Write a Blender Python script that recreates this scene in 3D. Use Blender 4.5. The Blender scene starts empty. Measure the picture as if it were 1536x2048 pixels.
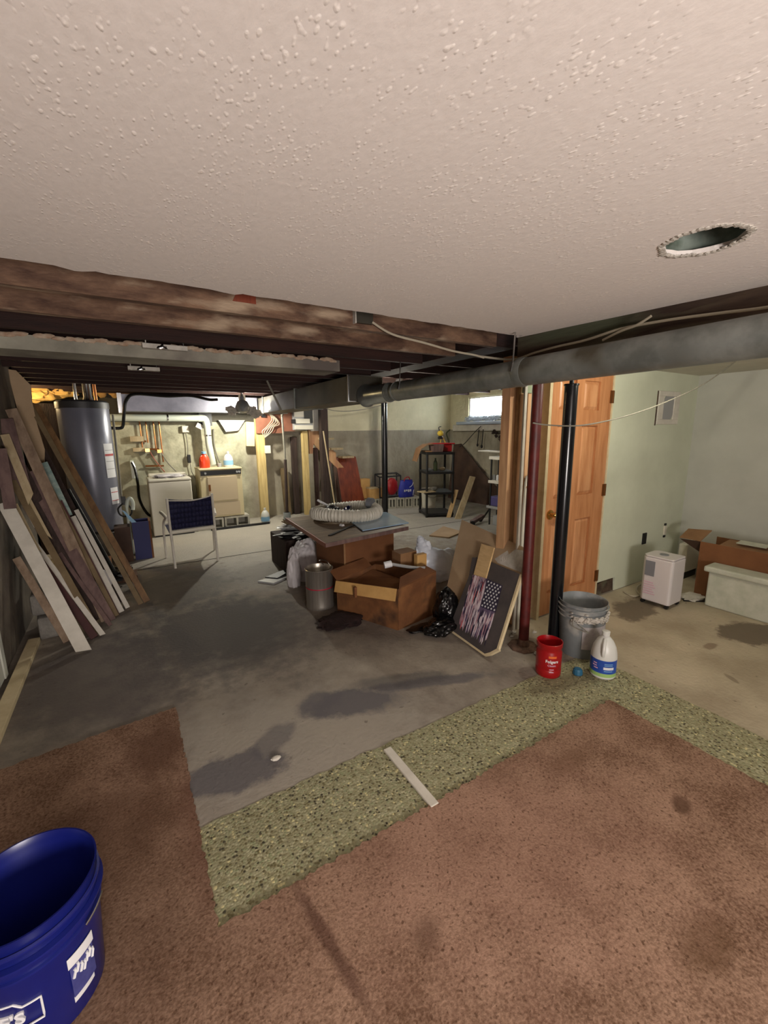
import bpy, bmesh, math, random
from mathutils import Vector, Matrix, Euler, noise
PI = math.pi
SC = bpy.context.scene
COL = SC.collection

# ------------------------------------------------------------------ camera, light, exposure
cd = bpy.data.cameras.new('camera'); cam = bpy.data.objects.new('camera', cd); COL.objects.link(cam)
YAW, PIT, ROL, FPX = 0.54449, 0.190514, -0.010072, 846.44
fw = Vector((math.sin(YAW)*math.cos(PIT), math.cos(YAW)*math.cos(PIT), -math.sin(PIT)))
rt = fw.cross(Vector((0, 0, 1))).normalized(); up = rt.cross(fw)
r2 = rt*math.cos(ROL)+up*math.sin(ROL); u2 = -rt*math.sin(ROL)+up*math.cos(ROL)
m3 = Matrix((r2, u2, -fw)).transposed()
cam.matrix_world = Matrix.Translation((0, 0, 1.5)) @ m3.to_4x4()
cd.sensor_fit = 'VERTICAL'; cd.sensor_height = 24; cd.lens = 24*FPX/2048; cd.clip_start = 0.02
SC.camera = cam

w = bpy.data.worlds.new('world'); SC.world = w; w.use_nodes = True
bg = w.node_tree.nodes['Background']; bg.inputs[0].default_value = (0.85, 0.93, 1, 1); bg.inputs[1].default_value = 6

def area(name, loc, rot, sx, sy, power, col):
    l = bpy.data.lights.new(name, 'AREA'); l.shape = 'RECTANGLE'; l.size = sx; l.size_y = sy; l.energy = power; l.color = col
    o = bpy.data.objects.new(name, l); COL.objects.link(o); o.location = loc; o.rotation_euler = rot
    return o
area('rear_fill_light', (0.2, -1.9, 1.0), (math.radians(114), 0, 0), 1.0, .6, 120, (1.0, 0.92, 0.87))  # fill light added behind the viewer to brighten the ceiling
area('daylight_through_side_window', (6.5, 6.45, 1.93), (0, math.radians(68), 0), 0.36, 0.85, 130, (0.85, 0.93, 1.0))

vs = SC.view_settings; vs.view_transform = 'Standard'; vs.look = 'None'; vs.gamma = 1; vs.exposure = 0.0
vs.use_curve_mapping = False
try:
    SC.cycles.max_bounces = 8; SC.cycles.use_denoising = True
except Exception: pass

# ------------------------------------------------------------------ helpers
def s(r, g, b):
    f = lambda c: (c/255/12.92 if c/255 <= .04045 else ((c/255+.055)/1.055)**2.4)
    return (f(r), f(g), f(b), 1)
W = {}
class MB:
    def __init__(self, M=None): self.bm = bmesh.new(); self.M = M or Matrix.Identity(4); self.mi = 0
    def _v(self, p): return self.bm.verts.new(self.M @ Vector(p))
    def _f(self, vs_):
        try:
            f = self.bm.faces.new(vs_); f.material_index = self.mi; return f
        except ValueError: return None
    def box(self, a, b, rot=None):
        a = Vector(a); b = Vector(b); c = (a+b)/2; R = rot.to_matrix() if rot else Matrix.Identity(3)
        P = [self._v(c + R @ Vector(((a.x if i & 1 == 0 else b.x)-c.x, (a.y if i & 2 == 0 else b.y)-c.y, (a.z if i & 4 == 0 else b.z)-c.z))) for i in range(8)]
        for q in ((0, 2, 3, 1), (4, 5, 7, 6), (0, 1, 5, 4), (2, 6, 7, 3), (0, 4, 6, 2), (1, 3, 7, 5)): self._f([P[i] for i in q])
        return self
    def tube(self, path, r, seg=10, caps=True, closed=False):
        path = [Vector(p) for p in path]; n = len(path); rr = r if isinstance(r, (list, tuple)) else [r]*n
        t0 = (path[1]-path[0]).normalized(); nrm = t0.orthogonal().normalized(); rings = []
        for i, p in enumerate(path):
            if closed: t = (path[(i+1) % n]-path[i-1]).normalized()
            else: t = (path[min(i+1, n-1)]-path[max(i-1, 0)]).normalized()
            nrm = (nrm - t*nrm.dot(t)).normalized(); bn = t.cross(nrm)
            rings.append([self._v(p + (nrm*math.cos(2*PI*k/seg)+bn*math.sin(2*PI*k/seg))*rr[i]) for k in range(seg)])
        for i in range(n if closed else n-1):
            A = rings[i]; B_ = rings[(i+1) % n]
            for k in range(seg): self._f([A[k], A[(k+1) % seg], B_[(k+1) % seg], B_[k]])
        if caps and not closed:
            self._f(list(reversed(rings[0]))); self._f(rings[-1])
        return self
    def lathe(self, c, prof, seg=32, capb=True, capt=False, sx=1, sy=1):
        rings = []
        for (r, z) in prof:
            rings.append([self._v((c[0]+r*sx*math.cos(2*PI*k/seg), c[1]+r*sy*math.sin(2*PI*k/seg), c[2]+z)) for k in range(seg)])
        for A, B_ in zip(rings, rings[1:]):
            for k in range(seg): self._f([A[k], A[(k+1) % seg], B_[(k+1) % seg], B_[k]])
        if capb: self._f(list(reversed(rings[0])))
        if capt: self._f(rings[-1])
        return self
    def prism(self, pts, d):          # planar polygon (3-D points) extruded by vector d
        d = Vector(d); A = [self._v(p) for p in pts]; B_ = [self._v(Vector(p)+d) for p in pts]; n = len(pts)
        self._f(list(reversed(A))); self._f(B_)
        for i in range(n): self._f([A[i], A[(i+1) % n], B_[(i+1) % n], B_[i]])
        return self
    def quad(self, *pts): self._f([self._v(p) for p in pts]); return self
    def blob(self, c, r, seed=0, amp=.15, fr=2.0, sub=4, flat=None):
        bm2 = bmesh.new(); bmesh.ops.create_icosphere(bm2, subdivisions=sub, radius=1); mp = {}
        for v in bm2.verts:
            n = v.co.copy(); k = 1 + amp*noise.fractal(n*fr+Vector((seed*7.3, seed*1.7, 0)), .8, 2.1, 4) + amp*.6*abs(noise.noise(n*fr*2.6+Vector((seed, 3, 9))))
            p = Vector((c[0]+n.x*r[0]*k, c[1]+n.y*r[1]*k, c[2]+n.z*r[2]*k))
            if flat is not None and p.z < flat: p.z = flat + .002*(p.z-flat)
            mp[v] = self._v(p)
        for f in bm2.faces: self._f([mp[v] for v in f.verts])
        bm2.free(); return self

def build(name, mb, mats, parent=None, loc=None, smooth=False, bevel=0, subsurf=0):
    bm = mb.bm if isinstance(mb, MB) else mb
    bmesh.ops.recalc_face_normals(bm, faces=bm.faces)
    if loc is None:
        if bm.verts:
            xs = [v.co for v in bm.verts]
            loc = Vector(((min(v.x for v in xs)+max(v.x for v in xs))/2, (min(v.y for v in xs)+max(v.y for v in xs))/2, min(v.z for v in xs)))
        else: loc = Vector()
    loc = Vector(loc)
    for v in bm.verts: v.co -= loc
    me = bpy.data.meshes.new(name); bm.to_mesh(me); bm.free()
    for m in (mats if isinstance(mats, (list, tuple)) else [mats]): me.materials.append(m)
    o = bpy.data.objects.new(name, me); COL.objects.link(o); W[o.name] = loc
    if parent is not None: o.parent = parent; o.location = loc - W[parent.name]
    else: o.location = loc
    if smooth:
        for p in me.polygons: p.use_smooth = True
        try: me.set_sharp_from_angle(angle=math.radians(40))
        except Exception: pass
    if bevel:
        b = o.modifiers.new('bevel', 'BEVEL'); b.width = bevel; b.segments = 2; b.limit_method = 'ANGLE'
    if subsurf:
        b = o.modifiers.new('sub', 'SUBSURF'); b.levels = subsurf; b.render_levels = subsurf
    return o
def tag(o, label, cat, group=None, kind=None):
    o['label'] = label
    if cat: o['category'] = cat
    if group: o['group'] = group
    if kind: o['kind'] = kind
    return o
def thing(name, label, cat, loc, group=None, kind=None):
    o = bpy.data.objects.new(name, None); COL.objects.link(o); o.location = loc; o.empty_display_size = .1
    W[o.name] = Vector(loc); return tag(o, label, cat, group, kind)
def struct(name, mb, m, label=None, loc=(0, 0, 0), **k):
    o = build(name, mb, m, loc=loc, **k); o['kind'] = 'structure'; o['label'] = label or name.replace('_', ' '); return o
def smooth_path(pts, n=6):
    P = [Vector(p) for p in pts]; out = []
    for i in range(len(P)-1):
        p0 = P[max(i-1, 0)]; p1 = P[i]; p2 = P[i+1]; p3 = P[min(i+2, len(P)-1)]
        for k in range(n):
            t = k/n
            out.append(.5*((2*p1)+(p2-p0)*t+(2*p0-5*p1+4*p2-p3)*t*t+(3*p1-p0-3*p2+p3)*t**3))
    out.append(P[-1]); return out
def text_bm(txt, size, mb, mapf, extrude=.001, bold=0):
    cu = bpy.data.curves.new('t', 'FONT'); cu.body = txt; cu.size = size; cu.extrude = extrude; cu.offset = bold; cu.align_x = 'CENTER'
    cu.resolution_u = 3
    ob = bpy.data.objects.new('t', cu); COL.objects.link(ob); dg = bpy.context.evaluated_depsgraph_get(); dg.update()
    me = bpy.data.meshes.new_from_object(ob.evaluated_get(dg)); V = [mb._v(mapf(v.co)) for v in me.vertices]
    for p in me.polygons: mb._f([V[i] for i in p.vertices])
    bpy.data.objects.remove(ob); bpy.data.curves.remove(cu); bpy.data.meshes.remove(me)

# ------------------------------------------------------------------ materials
def newmat(name):
    m = bpy.data.materials.new(name); m.use_nodes = True; nt = m.node_tree; b = nt.nodes['Principled BSDF']; return m, nt, b
def mat(name, c1, c2=None, scale=5, rough=.6, metal=0, bump=0, bscale=None, stretch=(1, 1, 1), lo=.35, hi=.65, detail=5, emit=None, es=0, alpha=1, trans=0, c3=None, s3=2, rot=(0, 0, 0)):
    m, nt, b = newmat(name); N = nt.nodes; L = nt.links
    b.inputs['Roughness'].default_value = rough; b.inputs['Metallic'].default_value = metal
    tc = N.new('ShaderNodeTexCoord'); mp = N.new('ShaderNodeMapping'); mp.inputs['Scale'].default_value = stretch; mp.inputs['Rotation'].default_value = rot
    L.new(tc.outputs['Object'], mp.inputs[0])
    if c2:
        nz = N.new('ShaderNodeTexNoise'); nz.inputs['Scale'].default_value = scale; nz.inputs['Detail'].default_value = detail; nz.inputs['Roughness'].default_value = .6
        L.new(mp.outputs[0], nz.inputs['Vector'])
        cr = N.new('ShaderNodeValToRGB'); cr.color_ramp.elements[0].position = lo; cr.color_ramp.elements[1].position = hi
        cr.color_ramp.elements[0].color = c1; cr.color_ramp.elements[1].color = c2; L.new(nz.outputs[0], cr.inputs[0]); out = cr.outputs[0]
        if c3:
            n3 = N.new('ShaderNodeTexNoise'); n3.inputs['Scale'].default_value = s3; n3.inputs['Detail'].default_value = 6; L.new(mp.outputs[0], n3.inputs['Vector'])
            r3 = N.new('ShaderNodeMapRange'); r3.inputs[1].default_value = .52; r3.inputs[2].default_value = .68; L.new(n3.outputs[0], r3.inputs[0])
            mx = N.new('ShaderNodeMix'); mx.data_type = 'RGBA'; L.new(r3.outputs[0], mx.inputs[0]); L.new(out, mx.inputs[6]); mx.inputs[7].default_value = c3; out = mx.outputs[2]
        L.new(out, b.inputs['Base Color'])
    else: b.inputs['Base Color'].default_value = c1
    if bump:
        n2 = N.new('ShaderNodeTexNoise'); n2.inputs['Scale'].default_value = bscale or scale*4; n2.inputs['Detail'].default_value = 4
        L.new(mp.outputs[0], n2.inputs['Vector']); bp = N.new('ShaderNodeBump'); bp.inputs['Strength'].default_value = bump; bp.inputs['Distance'].default_value = .01
        L.new(n2.outputs[0], bp.inputs['Height']); L.new(bp.outputs[0], b.inputs['Normal'])
    if emit: b.inputs['Emission Color'].default_value = emit; b.inputs['Emission Strength'].default_value = es
    if alpha < 1: b.inputs['Alpha'].default_value = alpha
    if trans: b.inputs['Transmission Weight'].default_value = trans
    return m
def ellipses(nt, col_out, vec_out, lst):
    N = nt.nodes; L = nt.links; out = col_out
    nz = N.new('ShaderNodeTexNoise'); nz.inputs['Scale'].default_value = 7; nz.inputs['Detail'].default_value = 7; nz.inputs['Roughness'].default_value = .65; L.new(vec_out, nz.inputs['Vector'])
    for (cx, cy, rx, ry, a, c, st, soft) in lst:
        mp = N.new('ShaderNodeMapping'); mp.vector_type = 'TEXTURE'; mp.inputs['Location'].default_value = (cx, cy, 0); mp.inputs['Rotation'].default_value = (0, 0, math.radians(a)); mp.inputs['Scale'].default_value = (rx, ry, 1)
        L.new(vec_out, mp.inputs[0]); ln = N.new('ShaderNodeVectorMath'); ln.operation = 'LENGTH'; L.new(mp.outputs[0], ln.inputs[0])
        ad = N.new('ShaderNodeMath'); ad.operation = 'MULTIPLY_ADD'; ad.inputs[1].default_value = 1.6; L.new(nz.outputs[0], ad.inputs[0]); L.new(ln.outputs['Value'], ad.inputs[2])
        mr = N.new('ShaderNodeMapRange'); mr.inputs[1].default_value = 1.8+soft; mr.inputs[2].default_value = 1.8-soft; mr.inputs[3].default_value = 0; mr.inputs[4].default_value = st; L.new(ad.outputs[0], mr.inputs[0])
        mx = N.new('ShaderNodeMix'); mx.data_type = 'RGBA'; L.new(mr.outputs[0], mx.inputs[0]); L.new(out, mx.inputs[6]); mx.inputs[7].default_value = c; out = mx.outputs[2]
    return out

def floor_mat():
    m, nt, b = newmat('stained_patchy_concrete'); N = nt.nodes; L = nt.links; b.inputs['Roughness'].default_value = .75
    tc = N.new('ShaderNodeTexCoord'); v = tc.outputs['Object']
    n1 = N.new('ShaderNodeTexNoise'); n1.inputs['Scale'].default_value = 2.2; n1.inputs['Detail'].default_value = 8; n1.inputs['Roughness'].default_value = .65; L.new(v, n1.inputs['Vector'])
    cr = N.new('ShaderNodeValToRGB'); e = cr.color_ramp.elements; e[0].position = .33; e[0].color = s(108, 98, 90); e[1].position = .66; e[1].color = s(158, 148, 134); L.new(n1.outputs[0], cr.inputs[0])
    D = s(72, 68, 70); LT = s(186, 180, 168); TAN = s(172, 158, 132); G = s(92, 88, 92); BR = s(120, 103, 88)
    lst = [(0.6, 1.75, .75, .42, -20, s(160, 152, 140), .8, .3), (1.3, 6.3, 2.6, 1.35, -5, LT, .75, .25), (1.5, 4.6, 1.0, .8, 0, s(170, 166, 158), .7, .25), (4.6, 5.6, 1.6, 1.5, 0, s(175, 172, 165), .7, .3),
           (0.95, 3.1, .9, .5, 10, s(98, 88, 80), .6, .4), (0.5, 3.3, .6, .7, 20, s(70, 64, 62), .9, .35), (-.3, 3.0, .5, .6, 0, s(84, 76, 74), .7, .35), (0.3, 4.5, .5, .6, 10, s(80, 78, 76), .7, .3),  # broad darker floor patches
           (0.95, 1.92, .26, .12, -25, G, .9, .2), (0.78, 2.02, .13, .1, 0, G, .8, .2), (1.4, 1.86, .4, .05, -20, G, .8, .25), (1.3, 1.95, .3, .07, -20, D, .6, .25),
           (0.26, 1.76, .22, .12, -12, G, .85, .15), (0.48, 1.86, .14, .07, 40, G, .6, .2), (1.7, 2.9, .6, .45, 0, s(96, 84, 76), .5, .4),
           (2.6, 3.6, .8, .8, 0, s(150, 142, 132), .5, .3)]  # paler floor patch, window light put into the colour
    out = ellipses(nt, cr.outputs[0], v, lst)
    # right-hand room: sandy residue beyond x = 2.45, in front of the partition
    sx = N.new('ShaderNodeSeparateXYZ'); L.new(v, sx.inputs[0])
    n5 = N.new('ShaderNodeTexNoise'); n5.inputs['Scale'].default_value = 9; n5.inputs['Detail'].default_value = 6; L.new(v, n5.inputs['Vector'])
    a = N.new('ShaderNodeMath'); a.operation = 'MULTIPLY_ADD'; a.inputs[1].default_value = .3; L.new(n5.outputs[0], a.inputs[0]); L.new(sx.outputs[0], a.inputs[2])
    r = N.new('ShaderNodeMapRange'); r.inputs[1].default_value = 2.42; r.inputs[2].default_value = 2.7; L.new(a.outputs[0], r.inputs[0])
    a2 = N.new('ShaderNodeMath'); a2.operation = 'LESS_THAN'; a2.inputs[1].default_value = 2.1; L.new(sx.outputs[1], a2.inputs[0])
    mu = N.new('ShaderNodeMath'); mu.operation = 'MULTIPLY'; L.new(r.outputs[0], mu.inputs[0]); L.new(a2.outputs[0], mu.inputs[1])
    n6 = N.new('ShaderNodeTexNoise'); n6.inputs['Scale'].default_value = 3; n6.inputs['Detail'].default_value = 6; L.new(v, n6.inputs['Vector'])
    c6 = N.new('ShaderNodeValToRGB'); c6.color_ramp.elements[0].position = .35; c6.color_ramp.elements[1].position = .65; c6.color_ramp.elements[0].color = s(158, 145, 122); c6.color_ramp.elements[1].color = s(184, 172, 148); L.new(n6.outputs[0], c6.inputs[0])
    tan = ellipses(nt, c6.outputs[0], v, [(3.85, 1.05, .3, .17, -20, s(104, 92, 76), .95, .12), (3.55, 1.78, .3, .14, 10, s(102, 90, 74), .9, .15), (3.35, 1.15, .07, .03, 0, s(116, 96, 76), .7, .2), (3.0, .9, .05, .015, 60, s(110, 98, 80), .6, .2)])
    mx = N.new('ShaderNodeMix'); mx.data_type = 'RGBA'; L.new(mu.outputs[0], mx.inputs[0]); L.new(out, mx.inputs[6]); L.new(tan, mx.inputs[7]); out = mx.outputs[2]
    # small dark drips and pale flecks of old adhesive
    n3 = N.new('ShaderNodeTexNoise'); n3.inputs['Scale'].default_value = 22; n3.inputs['Detail'].default_value = 5; L.new(v, n3.inputs['Vector'])
    r3 = N.new('ShaderNodeMapRange'); r3.inputs[1].default_value = .66; r3.inputs[2].default_value = .74; r3.inputs[4].default_value = .55; L.new(n3.outputs[0], r3.inputs[0])
    m3_ = N.new('ShaderNodeMix'); m3_.data_type = 'RGBA'; L.new(r3.outputs[0], m3_.inputs[0]); L.new(out, m3_.inputs[6]); m3_.inputs[7].default_value = s(74, 60, 52); out = m3_.outputs[2]
    L.new(out, b.inputs['Base Color'])
    n4 = N.new('ShaderNodeTexNoise'); n4.inputs['Scale'].default_value = 45; n4.inputs['Detail'].default_value = 6; L.new(v, n4.inputs['Vector'])
    bp = N.new('ShaderNodeBump'); bp.inputs['Strength'].default_value = .35; bp.inputs['Distance'].default_value = .01; L.new(n4.outputs[0], bp.inputs['Height']); L.new(bp.outputs[0], b.inputs['Normal'])
    return m
def carpet_mat():
    m, nt, b = newmat('brown_carpet'); N = nt.nodes; L = nt.links; b.inputs['Roughness'].default_value = 1; b.inputs['Specular IOR Level'].default_value = .05
    tc = N.new('ShaderNodeTexCoord'); v = tc.outputs['Object']
    n1 = N.new('ShaderNodeTexNoise'); n1.inputs['Scale'].default_value = 5; n1.inputs['Detail'].default_value = 6; L.new(v, n1.inputs['Vector'])
    n2 = N.new('ShaderNodeTexNoise'); n2.inputs['Scale'].default_value = 120; n2.inputs['Detail'].default_value = 5; L.new(v, n2.inputs['Vector'])
    ad = N.new('ShaderNodeMix'); ad.data_type = 'FLOAT'; ad.inputs[0].default_value = .55; L.new(n1.outputs[0], ad.inputs[2]); L.new(n2.outputs[0], ad.inputs[3])
    cr = N.new('ShaderNodeValToRGB'); e = cr.color_ramp.elements; e[0].position = .36; e[0].color = s(104, 78, 62); e[1].position = .62; e[1].color = s(160, 130, 110); L.new(ad.outputs[0], cr.inputs[0])
    out = ellipses(nt, cr.outputs[0], v, [(1.75, .62, .05, .03, 20, s(78, 56, 42), .8, .3), (.62, .80, .06, .04, 30, s(88, 66, 52), .7, .4), (0.0, 2.1, .12, .2, 0, s(92, 66, 52), .7, .4), (-.15, 1.75, .2, .2, 0, s(104, 78, 62), .5, .5), (1.6, 1.0, .12, .05, 0, s(106, 80, 62), .6, .4), (1.3, .35, .1, .05, 0, s(96, 72, 52), .6, .4), (.36, .95, .02, .2, 8, s(80, 56, 46), .8, .4), (.1, 1.55, .07, .3, 0, s(112, 78, 66), .5, .5), (1.0, .9, .6, .35, -20, s(165, 128, 112), .35, .5), (-.3, 1.35, .4, .5, 0, s(92, 70, 56), .5, .5)])
    n7 = N.new('ShaderNodeTexNoise'); n7.inputs['Scale'].default_value = 70; n7.inputs['Detail'].default_value = 4; L.new(v, n7.inputs['Vector'])
    r7 = N.new('ShaderNodeMapRange'); r7.inputs[1].default_value = .58; r7.inputs[2].default_value = .68; r7.inputs[4].default_value = .75; L.new(n7.outputs[0], r7.inputs[0])
    m7 = N.new('ShaderNodeMix'); m7.data_type = 'RGBA'; L.new(r7.outputs[0], m7.inputs[0]); L.new(out, m7.inputs[6]); m7.inputs[7].default_value = s(84, 60, 46); out = m7.outputs[2]
    L.new(out, b.inputs['Base Color'])
    bp = N.new('ShaderNodeBump'); bp.inputs['Strength'].default_value = .55; bp.inputs['Distance'].default_value = .008; L.new(ad.outputs[0], bp.inputs['Height']); L.new(bp.outputs[0], b.inputs['Normal'])
    return m
def terrazzo_mat():
    m, nt, b = newmat('pebble_resin'); N = nt.nodes; L = nt.links; b.inputs['Roughness'].default_value = .75
    tc = N.new('ShaderNodeTexCoord'); v = tc.outputs['Object']
    vo = N.new('ShaderNodeTexVoronoi'); vo.inputs['Scale'].default_value = 105; L.new(v, vo.inputs['Vector'])
    sp = N.new('ShaderNodeSeparateColor'); L.new(vo.outputs['Color'], sp.inputs[0])
    cr = N.new('ShaderNodeValToRGB'); cr.color_ramp.interpolation = 'CONSTANT'; e = cr.color_ramp.elements
    e[0].position = 0; e[0].color = s(58, 52, 36); e[1].position = .08; e[1].color = s(106, 98, 64)
    for p, c in ((.2, (138, 134, 100)), (.45, (152, 150, 118)), (.66, (142, 146, 110)), (.8, (170, 166, 134)), (.95, (206, 196, 146))):
        q = e.new(p); q.color = s(*c)
    L.new(sp.outputs[0], cr.inputs[0])
    dm = N.new('ShaderNodeMapRange'); dm.inputs[1].default_value = .42; dm.inputs[2].default_value = .8; dm.inputs[3].default_value = 0; dm.inputs[4].default_value = .8; L.new(vo.outputs['Distance'], dm.inputs[0])
    mx = N.new('ShaderNodeMix'); mx.data_type = 'RGBA'; L.new(dm.outputs[0], mx.inputs[0]); L.new(cr.outputs[0], mx.inputs[6]); mx.inputs[7].default_value = s(150, 144, 112)
    n = N.new('ShaderNodeTexNoise'); n.inputs['Scale'].default_value = 6; n.inputs['Detail'].default_value = 4; L.new(v, n.inputs['Vector'])
    r = N.new('ShaderNodeMapRange'); r.inputs[1].default_value = .35; r.inputs[2].default_value = .7; r.inputs[4].default_value = .25; L.new(n.outputs[0], r.inputs[0])
    m2 = N.new('ShaderNodeMix'); m2.data_type = 'RGBA'; L.new(r.outputs[0], m2.inputs[0]); L.new(mx.outputs[2], m2.inputs[6]); m2.inputs[7].default_value = s(128, 124, 96)
    out = ellipses(nt, m2.outputs[2], v, [(2.1, 1.42, .3, .07, -10, s(84, 72, 50), .6, .3)])
    L.new(out, b.inputs['Base Color']); bp = N.new('ShaderNodeBump'); bp.inputs['Strength'].default_value = .6; bp.inputs['Distance'].default_value = .004; bp.invert = True
    L.new(vo.outputs['Distance'], bp.inputs['Height']); L.new(bp.outputs[0], b.inputs['Normal']); return m
def ceiling_mat():
    m, nt, b = newmat('textured_plaster'); N = nt.nodes; L = nt.links; b.inputs['Roughness'].default_value = .85
    tc = N.new('ShaderNodeTexCoord'); v = tc.outputs['Object']
    mp = N.new('ShaderNodeMapping'); mp.inputs['Scale'].default_value = (1, .55, 1); mp.inputs['Rotation'].default_value = (0, 0, .5); L.new(v, mp.inputs[0])
    vo = N.new('ShaderNodeTexVoronoi'); vo.inputs['Scale'].default_value = 95; vo.feature = 'SMOOTH_F1'; L.new(mp.outputs[0], vo.inputs['Vector'])
    r = N.new('ShaderNodeMapRange'); r.inputs[1].default_value = .12; r.inputs[2].default_value = .3; r.inputs[3].default_value = 1; r.inputs[4].default_value = 0; L.new(vo.outputs['Distance'], r.inputs[0])
    n = N.new('ShaderNodeTexNoise'); n.inputs['Scale'].default_value = 60; n.inputs['Detail'].default_value = 6; L.new(mp.outputs[0], n.inputs['Vector'])
    n0 = N.new('ShaderNodeTexNoise'); n0.inputs['Scale'].default_value = 14; n0.inputs['Detail'].default_value = 3; L.new(mp.outputs[0], n0.inputs['Vector'])
    g = N.new('ShaderNodeMapRange'); g.inputs[1].default_value = .40; g.inputs[2].default_value = .6; L.new(n0.outputs[0], g.inputs[0])
    mu = N.new('ShaderNodeMath'); mu.operation = 'MULTIPLY'; L.new(r.outputs[0], mu.inputs[0]); L.new(g.outputs[0], mu.inputs[1])
    a = N.new('ShaderNodeMath'); a.operation = 'MULTIPLY_ADD'; a.inputs[1].default_value = .9; L.new(n.outputs[0], a.inputs[0]); L.new(mu.outputs[0], a.inputs[2])
    bp = N.new('ShaderNodeBump'); bp.inputs['Strength'].default_value = .22; bp.inputs['Distance'].default_value = .005; L.new(a.outputs[0], bp.inputs['Height']); L.new(bp.outputs[0], b.inputs['Normal'])
    cr = N.new('ShaderNodeValToRGB'); cr.color_ramp.elements[0].color = s(222, 213, 206); cr.color_ramp.elements[1].color = s(234, 226, 220); L.new(n.outputs[0], cr.inputs[0])
    mx = N.new('ShaderNodeMix'); mx.data_type = 'RGBA'; L.new(mu.outputs[0], mx.inputs[0]); L.new(cr.outputs[0], mx.inputs[6]); mx.inputs[7].default_value = s(242, 234, 226)
    L.new(mx.outputs[2], b.inputs['Base Color']); return m
def backwall_mat():     # concrete below a pale painted band
    m, nt, b = newmat('basement_wall'); N = nt.nodes; L = nt.links; b.inputs['Roughness'].default_value = .85
    tc = N.new('ShaderNodeTexCoord'); v = tc.outputs['Object']; sx = N.new('ShaderNodeSeparateXYZ'); L.new(v, sx.inputs[0])
    def nz(sc, c1, c2, lo, hi, st=(1, 1, 1)):
        mp = N.new('ShaderNodeMapping'); mp.inputs['Scale'].default_value = st; L.new(v, mp.inputs[0])
        n = N.new('ShaderNodeTexNoise'); n.inputs['Scale'].default_value = sc; n.inputs['Detail'].default_value = 8; n.inputs['Roughness'].default_value = .65; L.new(mp.outputs[0], n.inputs['Vector'])
        c = N.new('ShaderNodeValToRGB'); c.color_ramp.elements[0].position = lo; c.color_ramp.elements[1].position = hi; c.color_ramp.elements[0].color = c1; c.color_ramp.elements[1].color = c2; L.new(n.outputs[0], c.inputs[0]); return c.outputs[0]
    lower = nz(2.5, s(134, 126, 110), s(176, 168, 148), .35, .65, (1, 1, .5)); upper = nz(2, s(202, 194, 160), s(226, 218, 186), .3, .7)
    left = nz(2.2, s(136, 134, 112), s(200, 196, 170), .35, .62)
    low2 = N.new('ShaderNodeMix'); low2.data_type = 'RGBA'; rr = N.new('ShaderNodeMapRange'); rr.inputs[1].default_value = 1.9; rr.inputs[2].default_value = 1.7; L.new(sx.outputs[0], rr.inputs[0]); L.new(rr.outputs[0], low2.inputs[0]); L.new(lower, low2.inputs[6]); L.new(left, low2.inputs[7])
    st = N.new('ShaderNodeMath'); st.operation = 'GREATER_THAN'; st.inputs[1].default_value = 1.5; L.new(sx.outputs[2], st.inputs[0])
    sr = N.new('ShaderNodeMath'); sr.operation = 'GREATER_THAN'; sr.inputs[1].default_value = 2.5; L.new(sx.outputs[0], sr.inputs[0])
    mm = N.new('ShaderNodeMath'); mm.operation = 'MULTIPLY'; L.new(st.outputs[0], mm.inputs[0]); L.new(sr.outputs[0], mm.inputs[1])
    mx = N.new('ShaderNodeMix'); mx.data_type = 'RGBA'; L.new(mm.outputs[0], mx.inputs[0]); L.new(low2.outputs[2], mx.inputs[6]); L.new(upper, mx.inputs[7])
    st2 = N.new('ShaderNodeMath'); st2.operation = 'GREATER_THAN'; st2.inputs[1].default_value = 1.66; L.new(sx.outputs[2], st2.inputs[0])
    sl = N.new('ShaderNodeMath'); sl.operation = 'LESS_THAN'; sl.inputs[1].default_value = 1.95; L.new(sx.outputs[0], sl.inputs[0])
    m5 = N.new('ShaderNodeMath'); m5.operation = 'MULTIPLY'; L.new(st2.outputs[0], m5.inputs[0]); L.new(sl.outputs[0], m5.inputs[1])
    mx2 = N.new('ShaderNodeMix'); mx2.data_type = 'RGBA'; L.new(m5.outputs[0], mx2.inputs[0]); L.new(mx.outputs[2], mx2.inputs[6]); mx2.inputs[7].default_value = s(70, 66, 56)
    L.new(mx2.outputs[2], b.inputs['Base Color'])
    n4 = N.new('ShaderNodeTexNoise'); n4.inputs['Scale'].default_value = 18; n4.inputs['Detail'].default_value = 6; L.new(v, n4.inputs['Vector'])
    bp = N.new('ShaderNodeBump'); bp.inputs['Strength'].default_value = .4; bp.inputs['Distance'].default_value = .02; L.new(n4.outputs[0], bp.inputs['Height']); L.new(bp.outputs[0], b.inputs['Normal'])
    return m

M = {}
M['floor'] = floor_mat(); M['carpet'] = carpet_mat(); M['terrazzo'] = terrazzo_mat(); M['ceiling'] = ceiling_mat(); M['backwall'] = backwall_mat()
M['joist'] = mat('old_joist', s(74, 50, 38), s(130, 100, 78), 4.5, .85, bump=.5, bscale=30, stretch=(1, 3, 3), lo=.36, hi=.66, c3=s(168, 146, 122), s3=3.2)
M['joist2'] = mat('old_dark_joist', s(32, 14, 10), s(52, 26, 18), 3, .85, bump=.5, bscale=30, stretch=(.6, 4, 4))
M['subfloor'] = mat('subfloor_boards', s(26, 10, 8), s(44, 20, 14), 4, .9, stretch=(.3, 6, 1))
M['girder'] = mat('dusty_girder', s(58, 42, 34), s(92, 74, 58), 4, .8, bump=.4, stretch=(4, .5, 4), c3=s(84, 86, 66), s3=2)
M['drywall'] = mat('plain_drywall', s(188, 184, 168), s(200, 196, 180), 3, .85)
M['green'] = mat('pale_green_paint', s(196, 200, 178), s(206, 210, 188), 2.5, .7)
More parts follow.
